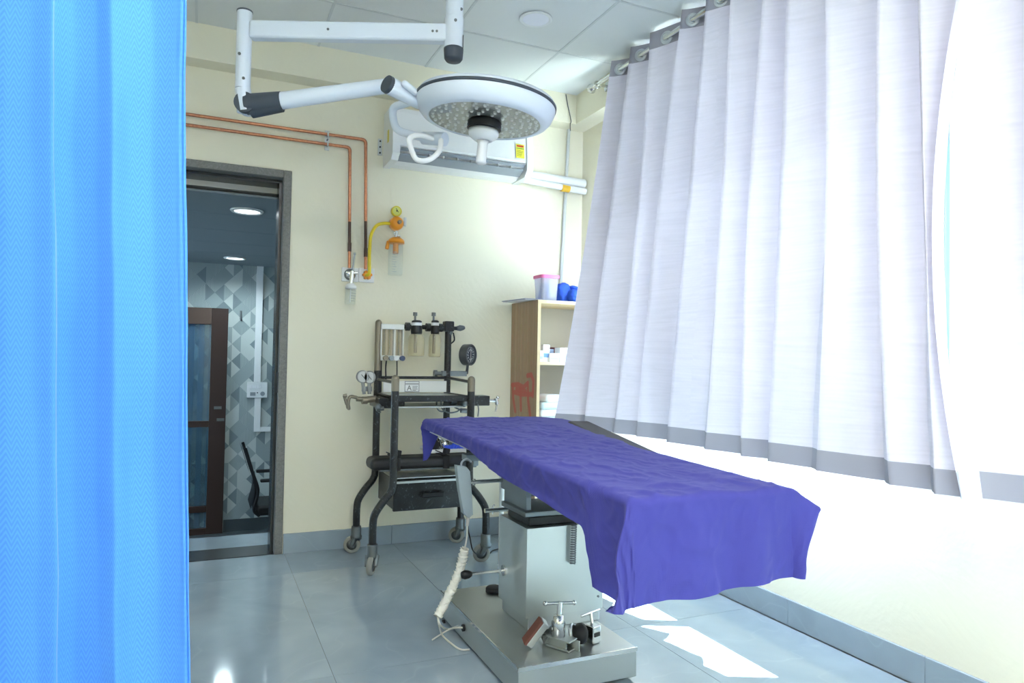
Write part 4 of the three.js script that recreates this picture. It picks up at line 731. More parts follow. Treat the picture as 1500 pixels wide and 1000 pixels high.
  const df = part('drawer_front', box(XL + 0.006, XR - 0.026, 0.296, 0.446, ZF - 0.03, ZF - 0.012, 0.004), M.blackPaint, t);
  const hx = at(633, 726, 2, ZF).x; part('handle', [box(hx - 0.06, hx + 0.06, 0.362, 0.388, ZF + 0.006, ZF + 0.02, 0.006), box(hx - 0.058, hx - 0.04, 0.364, 0.386, ZF - 0.012, ZF + 0.012), box(hx + 0.04, hx + 0.058, 0.364, 0.386, ZF - 0.012, ZF + 0.012)], M.black, df);
  // flowmeter block
  const Z = ZR + 0.005, q = (x, y, z = Z) => at(x, y, 2, z);
  const f0 = q(557.5, 474), f1 = q(590, 528);
  const fb = part('flowmeter_block', [box(f0.x, f1.x, f0.y - 0.03, f0.y, Z - 0.025, Z + 0.02, 0.003), box(f0.x, f1.x, f1.y, f1.y + 0.028, Z - 0.025, Z + 0.02, 0.003), box(f0.x, f0.x + 0.007, f1.y, f0.y, Z - 0.02, Z + 0.015), box(f1.x - 0.007, f1.x, f1.y, f0.y, Z - 0.02, Z + 0.015), box(lerp(f0.x, f1.x, 0.6) - 0.005, lerp(f0.x, f1.x, 0.6) + 0.005, f1.y, f0.y, Z - 0.02, Z + 0.015)], M.whitePaint, t);
  part('backing', box(f0.x + 0.007, f1.x - 0.007, f1.y + 0.028, f0.y - 0.03, Z - 0.02, Z - 0.016), std([214, 204, 184], 0.6), fb);
  for (const k of [0.17, 0.4, 0.8]) { const x = lerp(f0.x, f1.x, k); part('flow_tube', cyl(V(x, f1.y + 0.028, Z), V(x, f0.y - 0.03, Z), 0.0085), M.jarGlass, fb); part('float_rod', cyl(V(x, f1.y + 0.03, Z), V(x, f0.y - 0.03, Z), 0.0022), M.steelDark, fb); }
  [0.18, 0.43, 0.62, 0.9].forEach((k, i) => { const x = lerp(f0.x, f1.x, k), y = f1.y + 0.013; part('control_knob', [cyl(V(x, y, Z + 0.02), V(x, y, Z + 0.05), 0.0125), torus(V(x, y, Z + 0.048), V(0, 0, 1), 0.0125, 0.0025)], [M.bronze, M.plasticGrey, M.plasticWhite, std([70, 84, 120], 0.4)][i], fb); });
  // manifold with two vaporizer jars
  const m0 = q(590, 478), m1 = q(676, 481), my = (m0.y + m1.y) / 2;
  part('manifold', [cyl(V(m0.x, my, Z), V(XR, my, Z), 0.013), ...[597, 627, 645].map((x) => { const p = q(x, 479); return cyl(V(p.x - 0.012, my, Z), V(p.x + 0.012, my, Z), 0.024); }), cyl(V(XR, my, Z), V(m1.x, my, Z), 0.011)], M.blackPaint, t);
  part('outlet_nozzle', [lathe([[0, 0], [0.012, 0], [0.018, 0.02], [0.014, 0.04], [0.009, 0.05], [0, 0.05]], V(m1.x - 0.03, my, Z), V(1, 0.12, 0), 18), cyl(q(658, 487), q(661, 489), 0.016)], M.steelDark, t);
  part('post_cap', [box(XR - 0.028, XR + 0.028, my - 0.02, my + 0.04, ZR - 0.028, ZR + 0.028, 0.006)], M.blackPaint, t);
  for (const [x0, x1, y0, y1] of [[598.5, 621, 488, 522], [628.5, 645, 488, 523]]) {
    const a = q(x0, y0, Z + 0.03), b = q(x1, y1, Z + 0.03), cx = (a.x + b.x) / 2, rr = (b.x - a.x) / 2, cz = Z + 0.03;
    const v = part('vaporizer_head', [lathe([[0, 0.0], [rr * 0.66, 0.0], [rr * 0.7, 0.012], [rr * 0.7, 0.035], [rr * 0.6, 0.042], [rr * 0.62, 0.075], [rr * 0.4, 0.08], [0, 0.08]], V(cx, a.y - 0.004, cz), V(0, 1, 0), 28), cyl(V(cx, my, Z), V(cx, my, cz), 0.02)], M.black, t);
    part('label_band', cyl(V(cx, a.y + 0.045, cz), V(cx, a.y + 0.062, cz), rr * 0.64, rr * 0.64, 28, true), M.paper, v);
    part('valve_stem', [cyl(V(cx - 0.01, a.y + 0.07, cz), V(cx - 0.01, a.y + 0.115, cz), 0.006), cyl(V(cx - 0.01, a.y + 0.1, cz), V(cx - 0.01, a.y + 0.12, cz), 0.012)], M.steelDark, v);
    part('glass_jar', lathe([[rr * 0.62, a.y], [rr * 0.9, a.y - 0.014], [rr, a.y - 0.03], [rr, b.y + 0.01], [rr * 0.92, b.y], [0, b.y]], V(cx, 0, cz), V(0, 1, 0), 36), M.jarGlass, v);
    part('wick_tube', cyl(V(cx - 0.005, a.y, cz), V(cx - 0.005, b.y + 0.02, cz), 0.009), M.bronze, v);
  }
  // pressure gauge on its arm
  const ga = q(653, 547, 0.2), gb = q(690, 548, 0.2), GA = (ga.y + gb.y) / 2;
  part('gauge_arm', [box(ga.x, gb.x, GA - 0.015, GA + 0.015, 0.105, 0.135, 0.004), cyl(V(XR, GA, ZR), V(XR, GA + 0.001, ZR), 0.03), cyl(V(ga.x - 0.03, GA, 0.12), V(ga.x, GA, 0.12), 0.012), cyl(V(ga.x - 0.045, GA, 0.12), V(ga.x - 0.028, GA, 0.12), 0.02)], M.steelDark, t);
  const gc = q(690, 519.5, 0.16), gd = V(0.62, 0, 0.78).normalize();
  const gauge = part('pressure_gauge', [lathe([[0, -0.05], [0.056, -0.05], [0.062, -0.044], [0.063, 0], [0.06, 0.004], [0.054, 0.004], [0.054, -0.004], [0, -0.004]], gc, gd, 40), cyl(V(gc.x - 0.01, GA, 0.12), V(gc.x - 0.012, gc.y - 0.055, gc.z - 0.02), 0.008)], std([84, 88, 92], 0.35, 0.4), t);
  const dial = canvasTex(256, 256, (g, W) => { g.fillStyle = '#27303f'; g.fillRect(0, 0, W, W); g.strokeStyle = '#e6ecf0'; g.lineWidth = 5; for (let i = 0; i < 36; i++) { const a = i * Math.PI / 18; g.beginPath(); g.moveTo(128 + 112 * Math.cos(a), 128 + 112 * Math.sin(a)); g.lineTo(128 + (i % 3 ? 98 : 84) * Math.cos(a), 128 + (i % 3 ? 98 : 84) * Math.sin(a)); g.stroke(); } g.fillStyle = '#e6ecf0'; g.font = 'bold 26px sans-serif'; g.textAlign = 'center'; g.textBaseline = 'middle'; for (let i = 0; i < 12; i++) { const a = i * Math.PI / 6 + 2; g.fillText(String(i * 20), 128 + 68 * Math.cos(a), 128 + 68 * Math.sin(a)); } });
  part('dial_face', new THREE.CircleGeometry(0.054, 36).applyQuaternion(new THREE.Quaternion().setFromRotationMatrix(new THREE.Matrix4().makeBasis(V(gd.z, 0, -gd.x), V(0, 1, 0), gd))).translate(gc.x - gd.x * 0.003, gc.y, gc.z - gd.z * 0.003), std(white1, 0.35, 0, { map: dial }), gauge, true, 'dark dial with white scale');
  part('pointer', obox(gc.clone().addScaledVector(gd, -0.001), 0.004, 0.08, 0.001, [0, Math.atan2(gd.x, gd.z), 0]), M.whitePaint, gauge);
  // yokes left and right with clamps, twin gauges
  part('yoke_block', box(at(549, 586, 2, 0.3).x, XL + 0.085, Y - 0.06, Y - 0.008, 0.17, 0.4, 0.005), M.blackPaint, t);
  part('yoke_block', box(XR + 0.01, at(712, 586, 2, 0.3).x, Y - 0.055, Y + 0.0, 0.25, 0.36, 0.005), M.blackPaint, t);
  const yl = (x, y) => at(x, y, 2, 0.3);
  part('cylinder_yoke', [cyl(yl(551, 584), yl(538, 585), 0.018), cyl(yl(540, 585), yl(522, 584), 0.013), cyl(yl(538, 586), yl(530, 586), 0.02), ...capTube([yl(522, 582), yl(513, 581), yl(510, 590), yl(511, 598)], 0.009, 20), cyl(yl(504, 579), yl(508, 592), 0.008), cyl(yl(508, 592), yl(509, 598), 0.006), cyl(yl(503, 580), yl(508, 579), 0.01)], M.bronze, t);
  part('cylinder_yoke', [cyl(yl(711, 586), yl(727, 587), 0.009), cyl(yl(726, 583), yl(728, 592), 0.012), cyl(yl(729, 586), yl(726, 603), 0.005), ball(yl(729, 582), 0.01)], M.chrome, t);
  for (const [x, y, ex] of [[531.5, 551.5, 533.5], [541, 552.5, 541]]) { const p = at(x, y, 2, 0.32); const g = part('small_gauge', [lathe([[0, -0.02], [0.032, -0.02], [0.034, -0.016], [0.034, 0.006], [0.03, 0.008], [0, 0.006]], p, V(-0.1, 0, 1), 26), cyl(V(p.x, p.y - 0.03, p.z), at(ex, 577, 2, 0.32), 0.009), cyl(at(ex, 566, 2, 0.32), at(ex, 573, 2, 0.32), 0.014)], std([150, 152, 150], 0.4, 0.6), t); part('dial_face', cyl(V(p.x, p.y, p.z + 0.008), V(p.x, p.y, p.z + 0.0095), 0.028), std([196, 198, 196], 0.4), g); part('pointer', obox(V(p.x, p.y, p.z + 0.0105), 0.003, 0.03, 0.001, [0, 0, 0.7]), M.black, g); }
  // small pipes
  part('gas_line', [tube([q(558.5, 528), q(558.5, 545), q(558, 560), q(558, 574)], 0.004, 20, 6), tube([q(566, 528), q(565, 540), q(565.5, 560), q(565, 574)], 0.004, 20, 6), tube([q(581.5, 528), q(581.5, 548), q(581, 562), q(580, 575)], 0.003, 20, 6), tube([q(664, 487), q(665.5, 498), q(660, 504), q(658, 512)], 0.004, 24, 6)], M.blackRubber, t);
  const u = (x, y) => at(x, y, 2, 0.36);
  part('bent_pipe', [tube([u(640, 584), u(640, 596), u(645, 602), u(652, 601), u(650, 592), u(656, 589), u(666, 596), u(675, 600), u(684, 601)], 0.0045, 60, 8), tube([u(646, 584), u(647, 597), u(656, 604), u(668, 603), u(676, 598)], 0.004, 40, 8), tube([u(700, 592), u(701, 600), u(700, 610)], 0.004, 16, 8)], M.steelDark, t);
  part('regulator_valve', [ball(u(679, 590), 0.024), cyl(u(675, 601), u(688, 602), 0.013), cyl(u(660, 588), u(668, 588), 0.018)], M.steelDark, t);
  const w = (x, y) => at(x, y, 2, 0.42);
  part('under_valve', [ball(w(554, 596), 0.018), cyl(w(551, 599), w(562, 598), 0.011), tube([w(553, 600), w(555, 604), w(558, 603)], 0.004, 12, 6)], M.steelDark, t);
}
// padded arm board lying on the trolley tray
{
  const Z = 0.36, a = at(539, 680, 2, Z), b = at(690, 684, 2, Z);
  const t = thing('padded_arm_board', 'black padded arm board with straps lying across the trolley above its drawer', 'arm board', V((a.x + b.x) / 2, 0.486, Z));
  part('pad', box(a.x, b.x, 0.492, 0.556, Z - 0.075, Z + 0.075, 0.028), M.pad, t);
  part('board', box(a.x + 0.05, b.x + 0.01, 0.486, 0.496, Z - 0.06, Z + 0.06, 0.003), M.steelDark, t);
  part('end_clamp', box(b.x - 0.02, b.x + 0.012, 0.497, 0.585, Z - 0.02, Z + 0.085, 0.006), M.greyPaint, t);
  for (const px of [654, 582]) { const s = at(px, 680, 2, Z + 0.08); part('strap', [box(s.x - 0.018, s.x + 0.018, 0.49, 0.56, Z + 0.074, Z + 0.08, 0.002), box(s.x - 0.018, s.x + 0.018, 0.555, 0.56, Z - 0.07, Z + 0.08, 0.002), obox(V(s.x - 0.025, 0.574, Z + 0.06), 0.06, 0.006, 0.035, [0, 0, -0.4], 0.002), obox(V(s.x + 0.012, 0.578, Z + 0.04), 0.03, 0.03, 0.03, [0, 0.3, -0.2], 0.005)], M.blackRubber, t); }
}
// instruments on a white tray behind the pad
{
  const Z = 0.27, q = (x, y, z = Z) => at(x, y, 2, z); const yb = 0.562;
  const a = q(622, 668), b = q(693, 668);
  const tr = thing('instrument_tray', 'white enamel tray resting on the padded arm board', 'tray', V((a.x + b.x) / 2, yb, Z));
  part('pan', box(a.x, b.x + 0.02, yb, yb + 0.008, Z - 0.09, Z + 0.07, 0.003), M.whitePaint, tr); part('rim', [box(a.x, b.x + 0.02, yb, yb + 0.022, Z - 0.09, Z - 0.084, 0.002), box(a.x, b.x + 0.02, yb, yb + 0.018, Z + 0.066, Z + 0.072, 0.002)], M.whitePaint, tr);
  const c0 = q(646, 664), c1 = q(684, 664);
  single('blue_cloth', 'crumpled bright blue cloth lying in the white enamel tray', 'cloth', sheet(36, 20, (u, v) => [V(lerp(c0.x, c1.x, u), yb + 0.012 + 0.026 * Math.abs(noise.noise(u * 7, v * 5, 3)) + 0.02 * Math.sin(Math.PI * v) * Math.sin(Math.PI * u), Z - 0.03 + 0.09 * v), u, v]), std([60, 92, 225], 0.8, 0, { side: THREE.DoubleSide }), V(c0.x, yb + 0.01, Z), null, true);
  const m = q(630, 651); single('anaesthesia_mask', 'black rubber face mask standing in the white enamel tray', 'mask', [lathe([[0.012, 0.06], [0.022, 0.05], [0.036, 0.02], [0.045, -0.01], [0.046, -0.035], [0.036, -0.04]], V(m.x, yb + 0.05, Z), V(-0.35, 1, 0.2), 28)], M.blackRubber, V(m.x, yb + 0.01, Z));
  const r = rng(21);
  for (let i = 0; i < 6; i++) { const px = 638 + i * 7.5, p0 = q(px, 662), p1 = q(px + (r() - 0.5) * 9, 646 + r() * 5); const y0 = yb + 0.014; const s = V(p0.x, y0, Z - 0.01 + r() * 0.03), e = V(p1.x, Math.max(p1.y, y0 + 0.05), Z - 0.03 + r() * 0.03);
    single('steel_instrument', ['steel instrument with ring end next to the black face mask', 'stout steel fitting second from the black face mask', 'slim steel rod third from the black face mask', 'dark jointed steel fitting at the middle of the enamel tray', 'short bright steel fitting on the blue cloth', 'leaning dark steel handle at the far end of the enamel tray'][i], 'instrument', [cyl(s, e, 0.007 + 0.005 * (i % 3), 0.006), cyl(s.clone().lerp(e, 0.35), s.clone().lerp(e, 0.6), 0.014), i % 2 ? ball(e, 0.014) : torus(e, V(0.3, 0, 1), 0.014, 0.004), cyl(s, s.clone().add(V(0.02, 0.006, 0.02)), 0.008)], i % 3 ? M.chrome : M.steelDark, s, 'instruments in the enamel tray'); }
}

// ------------------------------------------------------------------ operating table
const TX0 = 0.925, TX1 = 1.405, TZ0 = 0.96, TZ1 = 2.6;
const topY = (z) => 0.802 - 0.0303 * (z - 0.95);
{
  const t = thing('operating_table', 'stainless steel operating table on a square column and low plinth', 'operating table', V(1.15, 0, 1.65));
  const BX0 = 0.93, BX1 = 1.372, BZ0 = 1.2, BZ1 = 1.985, BH = 0.11;
  part('base_plinth', [box(BX0, BX1, 0.012, BH, BZ0, BZ1, 0.004)], M.steel, t);
  part('plinth_foot', [0, 1, 2, 3].map((i) => cyl(V(i % 2 ? BX1 - 0.05 : BX0 + 0.05, 0, i > 1 ? BZ1 - 0.06 : BZ0 + 0.06), V(i % 2 ? BX1 - 0.05 : BX0 + 0.05, 0.014, i > 1 ? BZ1 - 0.06 : BZ0 + 0.06), 0.02)), M.blackRubber, t);
  part('plinth_rim', [box(BX0 - 0.0015, BX1 + 0.0015, BH - 0.012, BH + 0.0012, BZ1 - 0.002, BZ1 + 0.0015), box(BX0 - 0.0015, BX0 + 0.001, BH - 0.01, BH + 0.0012, BZ0, BZ1)], M.chrome, t);
  const c = at(770, 925, 1, BH), ctop = at(770, 775, 2, c.z).y, cb = at(730, 880, 0, c.x).z, cr = at(883, 850, 2, c.z).x;
  const inset = 0.01;
  part('lower_column', box(c.x + inset, cr - inset, BH, 0.2, cb + 0.015, c.z - 0.004, 0.003), M.steel, t);
  // sheet steel sleeve with slight dents
  const dent = (g) => { const p = g.attributes.position; for (let i = 0; i < p.count; i++) { const x = p.getX(i), y = p.getY(i), z = p.getZ(i); const k = 0.0026 * noise.noise(x * 6 + 3, y * 5, z * 6); if (Math.abs(z - c.z) < 0.004) p.setZ(i, z + k); else if (Math.abs(x - c.x) < 0.004) p.setX(i, x + k * 0.3); } g.computeVertexNormals(); return g; };
  const bg = new THREE.BoxGeometry(cr - c.x, ctop - 0.155, c.z - cb, 24, 28, 16).translate((c.x + cr) / 2, (ctop + 0.155) / 2, (c.z + cb) / 2);
  const sleeve = part('column_sleeve', dent(bg), std([200, 204, 200], 1, 1, { roughnessMap: texSteelR }), t);
  const seam = []; for (const y of [0.2, 0.3, 0.4]) seam.push(cyl(V(cr - 0.02, y, c.z), V(cr - 0.02, y, c.z + 0.004), 0.004)); part('rivet', seam, M.steelDark, sleeve);
  part('top_gasket', box(c.x + 0.02, cr - 0.02, ctop, ctop + 0.035, cb + 0.03, c.z - 0.03, 0.006), M.black, t);
  part('tilt_plate', box(c.x + 0.0, cr - 0.01, ctop + 0.035, ctop + 0.055, cb + 0.01, c.z - 0.02, 0.004), M.steelDark, t);
  const zm = (cb + c.z) / 2;
  const yoke = [[0, 0], [0.2, 0], [0.2, 0.05], [0.16, 0.15], [0.05, 0.15], [0, 0.06]];
  for (const x of [c.x + 0.02, cr - 0.045]) part('yoke_plate', prism(yoke, 0.016, new THREE.Matrix4().makeBasis(V(0, 0, 1), V(0, 1, 0), V(-1, 0, 0)).setPosition(x + 0.016, ctop + 0.05, cb + 0.0), 0.002), M.greyPaint, t);
  part('under_frame', [box(c.x - 0.02, cr + 0.01, 0.655, 0.7, 1.25, 2.25, 0.006), box(TX0 + 0.02, TX1 - 0.02, 0.68, 0.705, 1.38, 1.44, 0.004), box(TX0 + 0.02, TX1 - 0.02, 0.66, 0.69, 2.05, 2.11, 0.004)], M.greyPaint, t);
  part('gear_box', box(c.x + 0.03, cr - 0.05, 0.56, 0.66, 1.4, 1.6, 0.008), M.greyPaint, t);
  // mattress sections, sloping slightly to the viewer
  for (const [z0, z1] of [[TZ0, 1.35], [1.36, 2.05], [2.06, TZ1]]) { const y = topY((z0 + z1) / 2); part('mattress_section', obox(V((TX0 + TX1) / 2, y - 0.024, (z0 + z1) / 2), TX1 - TX0, 0.042, z1 - z0, [0.0303, 0, 0], 0.018), M.pad, t); part('section_tray', obox(V((TX0 + TX1) / 2, y - 0.052, (z0 + z1) / 2), TX1 - TX0 - 0.03, 0.014, z1 - z0 - 0.01, [0.0303, 0, 0], 0.003), M.steel, t); }
  for (const x of [TX0 + 0.008, TX1 - 0.008]) part('side_rail', obox(V(x, topY(2.2) - 0.062, 2.2), 0.008, 0.026, 0.7, [0.0303, 0, 0], 0.002), M.chrome, t);
  // horizontal rods and cylinder under the left side
  const zr = 1.42, r0 = at(688, 706, 2, zr), r1 = at(745, 702, 2, zr), r2 = at(710, 748, 2, zr), r3 = at(757, 747, 2, zr), r4 = at(800, 746, 2, zr);
  part('cross_rod', [cyl(r0, V(c.x + 0.1, r0.y, zr), 0.0075), cyl(V(r0.x + 0.018, r0.y - 0.012, zr), V(r0.x + 0.018, r0.y + 0.012, zr), 0.006)], M.chrome, t);
  part('crank_rod', [cyl(r2, V(r3.x, r2.y, zr), 0.0085), tube([V(r2.x + 0.035, r2.y - 0.015, zr), V(r2.x + 0.035, r2.y + 0.012, zr), V(r2.x + 0.042, r2.y + 0.022, zr)], 0.003, 12, 6)], M.chrome, t);
  part('crank_cylinder', [cyl(V(r3.x + 0.01, r2.y, zr), V(r4.x + 0.04, r2.y, zr), 0.019)], M.chrome, t);
  part('cylinder_collar', [cyl(V(r3.x, r2.y, zr), V(r3.x + 0.016, r2.y, zr), 0.0235)], M.black, t);
  // lever with black knob
  const zl = cb + 0.05, lk = at(682, 841.5, 2, zl), le = at(729, 841, 2, zl);
  const lv = part('lever', [cyl(V(lk.x, lk.y, zl), V(c.x + 0.005, lk.y, zl), 0.005), cyl(V(c.x - 0.006, lk.y, zl), V(c.x, lk.y, zl), 0.02)], M.chrome, t);
  part('knob', lathe([[0, -0.018], [0.012, -0.016], [0.017, -0.004], [0.015, 0.012], [0.009, 0.024], [0, 0.026]], V(lk.x, lk.y, zl), V(1, 0, 0), 20), M.black, lv);
  const fp = at(724, 862, 1, BH + 0.012); part('foot_pedal', [lathe([[0, 0.02], [0.03, 0.02], [0.036, 0.014], [0.036, 0.0], [0, 0]], V(fp.x, BH + 0.001, fp.z), V(0, 1, 0), 24)], M.black, t);
  // cable sockets on the side of the plinth
  for (const [px, py] of [[651, 912], [680, 919]]) { const s = at(px, py, 0, BX0); part('cable_socket', cyl(V(BX0 - 0.008, s.y, s.z), V(BX0 + 0.001, s.y, s.z), 0.013), M.black, t); }
  // coiled cord hanging at the front of the sleeve
  const k0 = at(841, 768, 2, c.z + 0.02), k1 = at(839, 826, 2, c.z + 0.02), coil = [], n = 17; for (let i = 0; i <= n * 10; i++) { const f = i / (n * 10), a = f * n * 2 * Math.PI; coil.push(V(lerp(k0.x, k1.x, f) + 0.009 * Math.cos(a), lerp(k0.y, k1.y, f), k0.z + 0.009 * Math.sin(a))); }
  coil.unshift(V(k0.x, k0.y + 0.09, k0.z - 0.03));
  single('coiled_cord', 'dark coiled cord hanging in front of the steel column', 'cord', new THREE.TubeGeometry(new THREE.CatmullRomCurve3(coil), 560, 0.0027, 6), M.steelDark, k1);
  // right-hand arm board reaching towards the curtain
  const ab = thing('table_arm_board', 'black arm board jutting from the table towards the lilac curtain', 'arm board', V(1.49, 0.72, 1.58));
  part('pad', obox(V(1.49, 0.765, 1.58), 0.11, 0.04, 0.93, [0.03, -0.26, 0], 0.016), M.pad, ab); part('board', obox(V(1.49, 0.741, 1.58), 0.1, 0.012, 0.9, [0.03, -0.26, 0], 0.003), M.steelDark, ab); part('bracket', [box(1.395, 1.48, 0.715, 0.735, 1.5, 1.56, 0.004)], M.chrome, ab);
}
// drape
{
  const NU = 150, NV = 240, FRONT = 0.262, FAR = 0.2, RIGHT = 0.2;
  const leftDrop = (z) => 0.052 + 0.05 * sst(1.45, 1.95, z) + 0.016 * sst(2.1, 2.4, z) + 0.19 * sst(2.40, 2.52, z);
  const rightDrop = (z) => Math.max(0.03, 0.205 - 0.29 * Math.max(0, z - 1.19)) + 0.07 * sst(1.95, 2.5, z);
  const farDrop = (a) => 0.07 + 0.13 * (1 - sst(0.93, 1.01, a));
  const pos = (a, b) => { // cloth coordinates: a across (x of the flat cloth), b along (z of the flat cloth)
    const X = clamp(a, TX0 + 0.003, TX1), Z = clamp(b, TZ0, TZ1);
    let da = a - X, db = b - Z; const flat = 1 - sst(1.75, 1.95, Z);
    let x = X, z = Z, y = topY(Z) + 0.004;
    let push = V(0, 0, 0), over = Math.min(Math.max(Math.abs(da), Math.abs(db)) + 0.05 * Math.min(Math.abs(da), Math.abs(db)), 0.255);
    if (over > 1e-6) {
      const hy = Math.hypot(da, db), ux = da / hy, uz = db / hy; const stick = da > 0 ? sst(1.9, 2.45, Z) * (1 - sst(0.05, 0.2, db)) : 0; const soft = 0.02; const q = over < soft ? over * over / (2 * soft) : over - soft / 2; const out = over - q > 0 ? Math.min(over, soft) * 0.6 : 0;
      const flare = db > 0 ? 0.045 : 0.03; const corner = Math.min(Math.abs(da), Math.abs(db)) * 1.2;
      const fl = da > 0 ? flat : 0; // the arm board carries the cloth here
      x += ux * (out + flare * over + corner * 0.25); z += uz * (out + flare * over + corner * 0.08); y -= q * (1 - fl * 0.93 - stick * 0.4); x += (fl * 0.95 + stick * 0.7) * Math.abs(da);
      // hanging ripples
      const w = sst(0.02, 0.16, over);
      if (db > 0) { z += w * (0.013 * noise.noise(a * 11, over * 1.5, 3) + 0.008 * Math.sin(a * 34 + 1.2)); x += w * 0.008 * noise.noise(a * 9, over * 4, 8); y += w * 0.012 * noise.noise(a * 4.5, 1, 2); }
      if (da < 0) x += w * (0.010 * noise.noise(b * 7, over * 3, 6));
      if (da > 0 && fl < 0.5) x += w * 0.02 * (1 + noise.noise(b * 5, 2, 6));
      if (db < 0) z -= w * 0.012 * noise.noise(a * 9, over * 3, 1);
    }
    // creases on the lying cloth
    const r = (f, ph) => { const v = noise.noise(a * f + ph, b * f * 0.8, ph); return (1 - Math.min(1, Math.abs(v) * 5)); };
    const crease = 0.0042 * r(6, 1.3) + 0.0034 * r(11, 4.1) + 0.002 * r(19, 7.7) + 0.005 * noise.noise(a * 8, b * 7, 2.2);
    const top = over < 1e-6 ? 1 : 0; y += crease * (top ? 1 : 0.2); if (!top && db > 0) z += crease * 0.9; if (!top && da < 0) x -= crease * 0.8;
    y += 0.012 * Math.max(0, noise.noise(a * 3, b * 2.2, 9)) * sst(TX0, TX0 + 0.1, a) * (1 - sst(TX1 - 0.1, TX1, a)) * (1 - sst(2.0, 2.4, b)) * (b > TZ0 ? 1 : 0);
    return V(x, y, z);
  };
  const g = sheet(NU, NV, (u, v) => {
    // denser sampling near the table edges comes from the fine grid itself
    let b0 = lerp(TZ0 - FAR, TZ1 + FRONT, v); const zc = clamp(b0, TZ0, TZ1);
    const a = lerp(TX0 - leftDrop(zc), TX1 + rightDrop(zc), u);
    if (b0 < TZ0) b0 = TZ0 + (b0 - TZ0) * farDrop(a) / FAR;
    const b = b0 - (b0 > TZ1 ? (b0 - TZ1) * 0.09 * sst(0.25, 1, u) : 0);
    return [pos(a, b), a, b];
  }, true);
  g.computeVertexNormals();
  const t = thing('surgical_drape', 'violet blue cotton drape spread over the operating table', 'drape', V(1.165, 0.5, 1.8));
  part('cloth', g, M.drape, t, true);
}
// clamps lying on the plinth
{
  const Y = 0.1105, S = 1;
  const q = (px, py) => at(px, py, 1, Y);
  const a = q(788, 946), t1 = thing('rail_clamp', 'rust-marked jaw clamp leaning on the foot of the steel column', 'clamp', V(a.x, Y, a.z));
  const rot = [0.1, -0.25, -0.62];
  part('jaw', [obox(V(a.x - 0.006, Y + 0.046, a.z), 0.022, 0.095, 0.045, rot, 0.003)], M.steel, t1); part('jaw_lining', [obox(V(a.x - 0.019, Y + 0.052, a.z - 0.004), 0.011, 0.095, 0.044, rot, 0.002)], std([110, 66, 54], 0.7), t1); part('backing_plate', obox(V(a.x + 0.047, Y + 0.034, a.z - 0.006), 0.013, 0.068, 0.04, rot, 0.002), M.steelDark, t1); part('bolt', cyl(V(a.x + 0.004, Y + 0.05, a.z), V(a.x + 0.06, Y + 0.03, a.z - 0.02), 0.013), M.chrome, t1);
  const b = q(822, 948), t2 = thing('rail_clamp', 'bright steel socket clamp with T-bar screw standing on the plinth', 'clamp', V(b.x, Y, b.z));
  part('channel', [obox(V(b.x, Y + 0.004, b.z), 0.05, 0.006, 0.095, [0, 0.5, 0], 0.001), obox(V(b.x - 0.019, Y + 0.017, b.z - 0.01), 0.005, 0.034, 0.095, [0, 0.5, 0], 0.001), obox(V(b.x + 0.019, Y + 0.017, b.z + 0.01), 0.005, 0.034, 0.095, [0, 0.5, 0], 0.001), obox(V(b.x, Y + 0.034, b.z), 0.05, 0.005, 0.095, [0, 0.5, 0], 0.001)], M.steel, t2);
  part('socket', [lathe([[0, 0.036], [0.024, 0.036], [0.024, 0.082], [0.019, 0.086], [0.017, 0.105], [0, 0.105]], V(b.x - 0.006, Y, b.z - 0.012), V(0, 1, 0), 28)], M.chrome, t2); part('side_ring', [torus(V(b.x + 0.05, Y + 0.04, b.z - 0.012), V(0.6, 0.2, 0.6), 0.024, 0.007)], M.steel, t2);
  part('screw_stem', cyl(V(b.x - 0.004, Y + 0.1, b.z - 0.012), V(b.x - 0.002, Y + 0.15, b.z - 0.012), 0.0085), M.chrome, t2); part('t_bar', [cyl(V(b.x - 0.055, Y + 0.149, b.z - 0.016), V(b.x + 0.05, Y + 0.142, b.z - 0.006), 0.0055), ball(V(b.x - 0.055, Y + 0.149, b.z - 0.016), 0.0085), ball(V(b.x + 0.05, Y + 0.142, b.z - 0.006), 0.0085)], M.chrome, t2);
  const c = q(866, 940), t3 = thing('rail_clamp', 'steel block clamp with black round knob lying near the plinth corner', 'clamp', V(c.x, Y, c.z));
  part('block', [obox(V(c.x + 0.004, Y + 0.03, c.z), 0.04, 0.06, 0.045, [0, 0.3, 0], 0.005)], M.chrome, t3); part('slot', obox(V(c.x + 0.008, Y + 0.032, c.z + 0.017), 0.028, 0.014, 0.016, [0, 0.3, 0], 0.002), M.black, t3); part('black_knob', [lathe([[0, -0.006], [0.02, -0.006], [0.034, 0], [0.034, 0.012], [0.022, 0.03], [0, 0.034]], V(c.x - 0.038, Y + 0.036, c.z + 0.004), V(-1, 0.15, 0.1), 26)], M.black, t3); part('spindle', [cyl(V(c.x - 0.02, Y + 0.033, c.z), V(c.x - 0.05, Y + 0.036, c.z), 0.01), cyl(V(c.x - 0.03, Y + 0.085, c.z - 0.02), V(c.x + 0.05, Y + 0.095, c.z - 0.03), 0.005), cyl(V(c.x + 0.01, Y + 0.05, c.z - 0.01), V(c.x + 0.012, Y + 0.092, c.z - 0.025), 0.006)], M.chrome, t3);
}
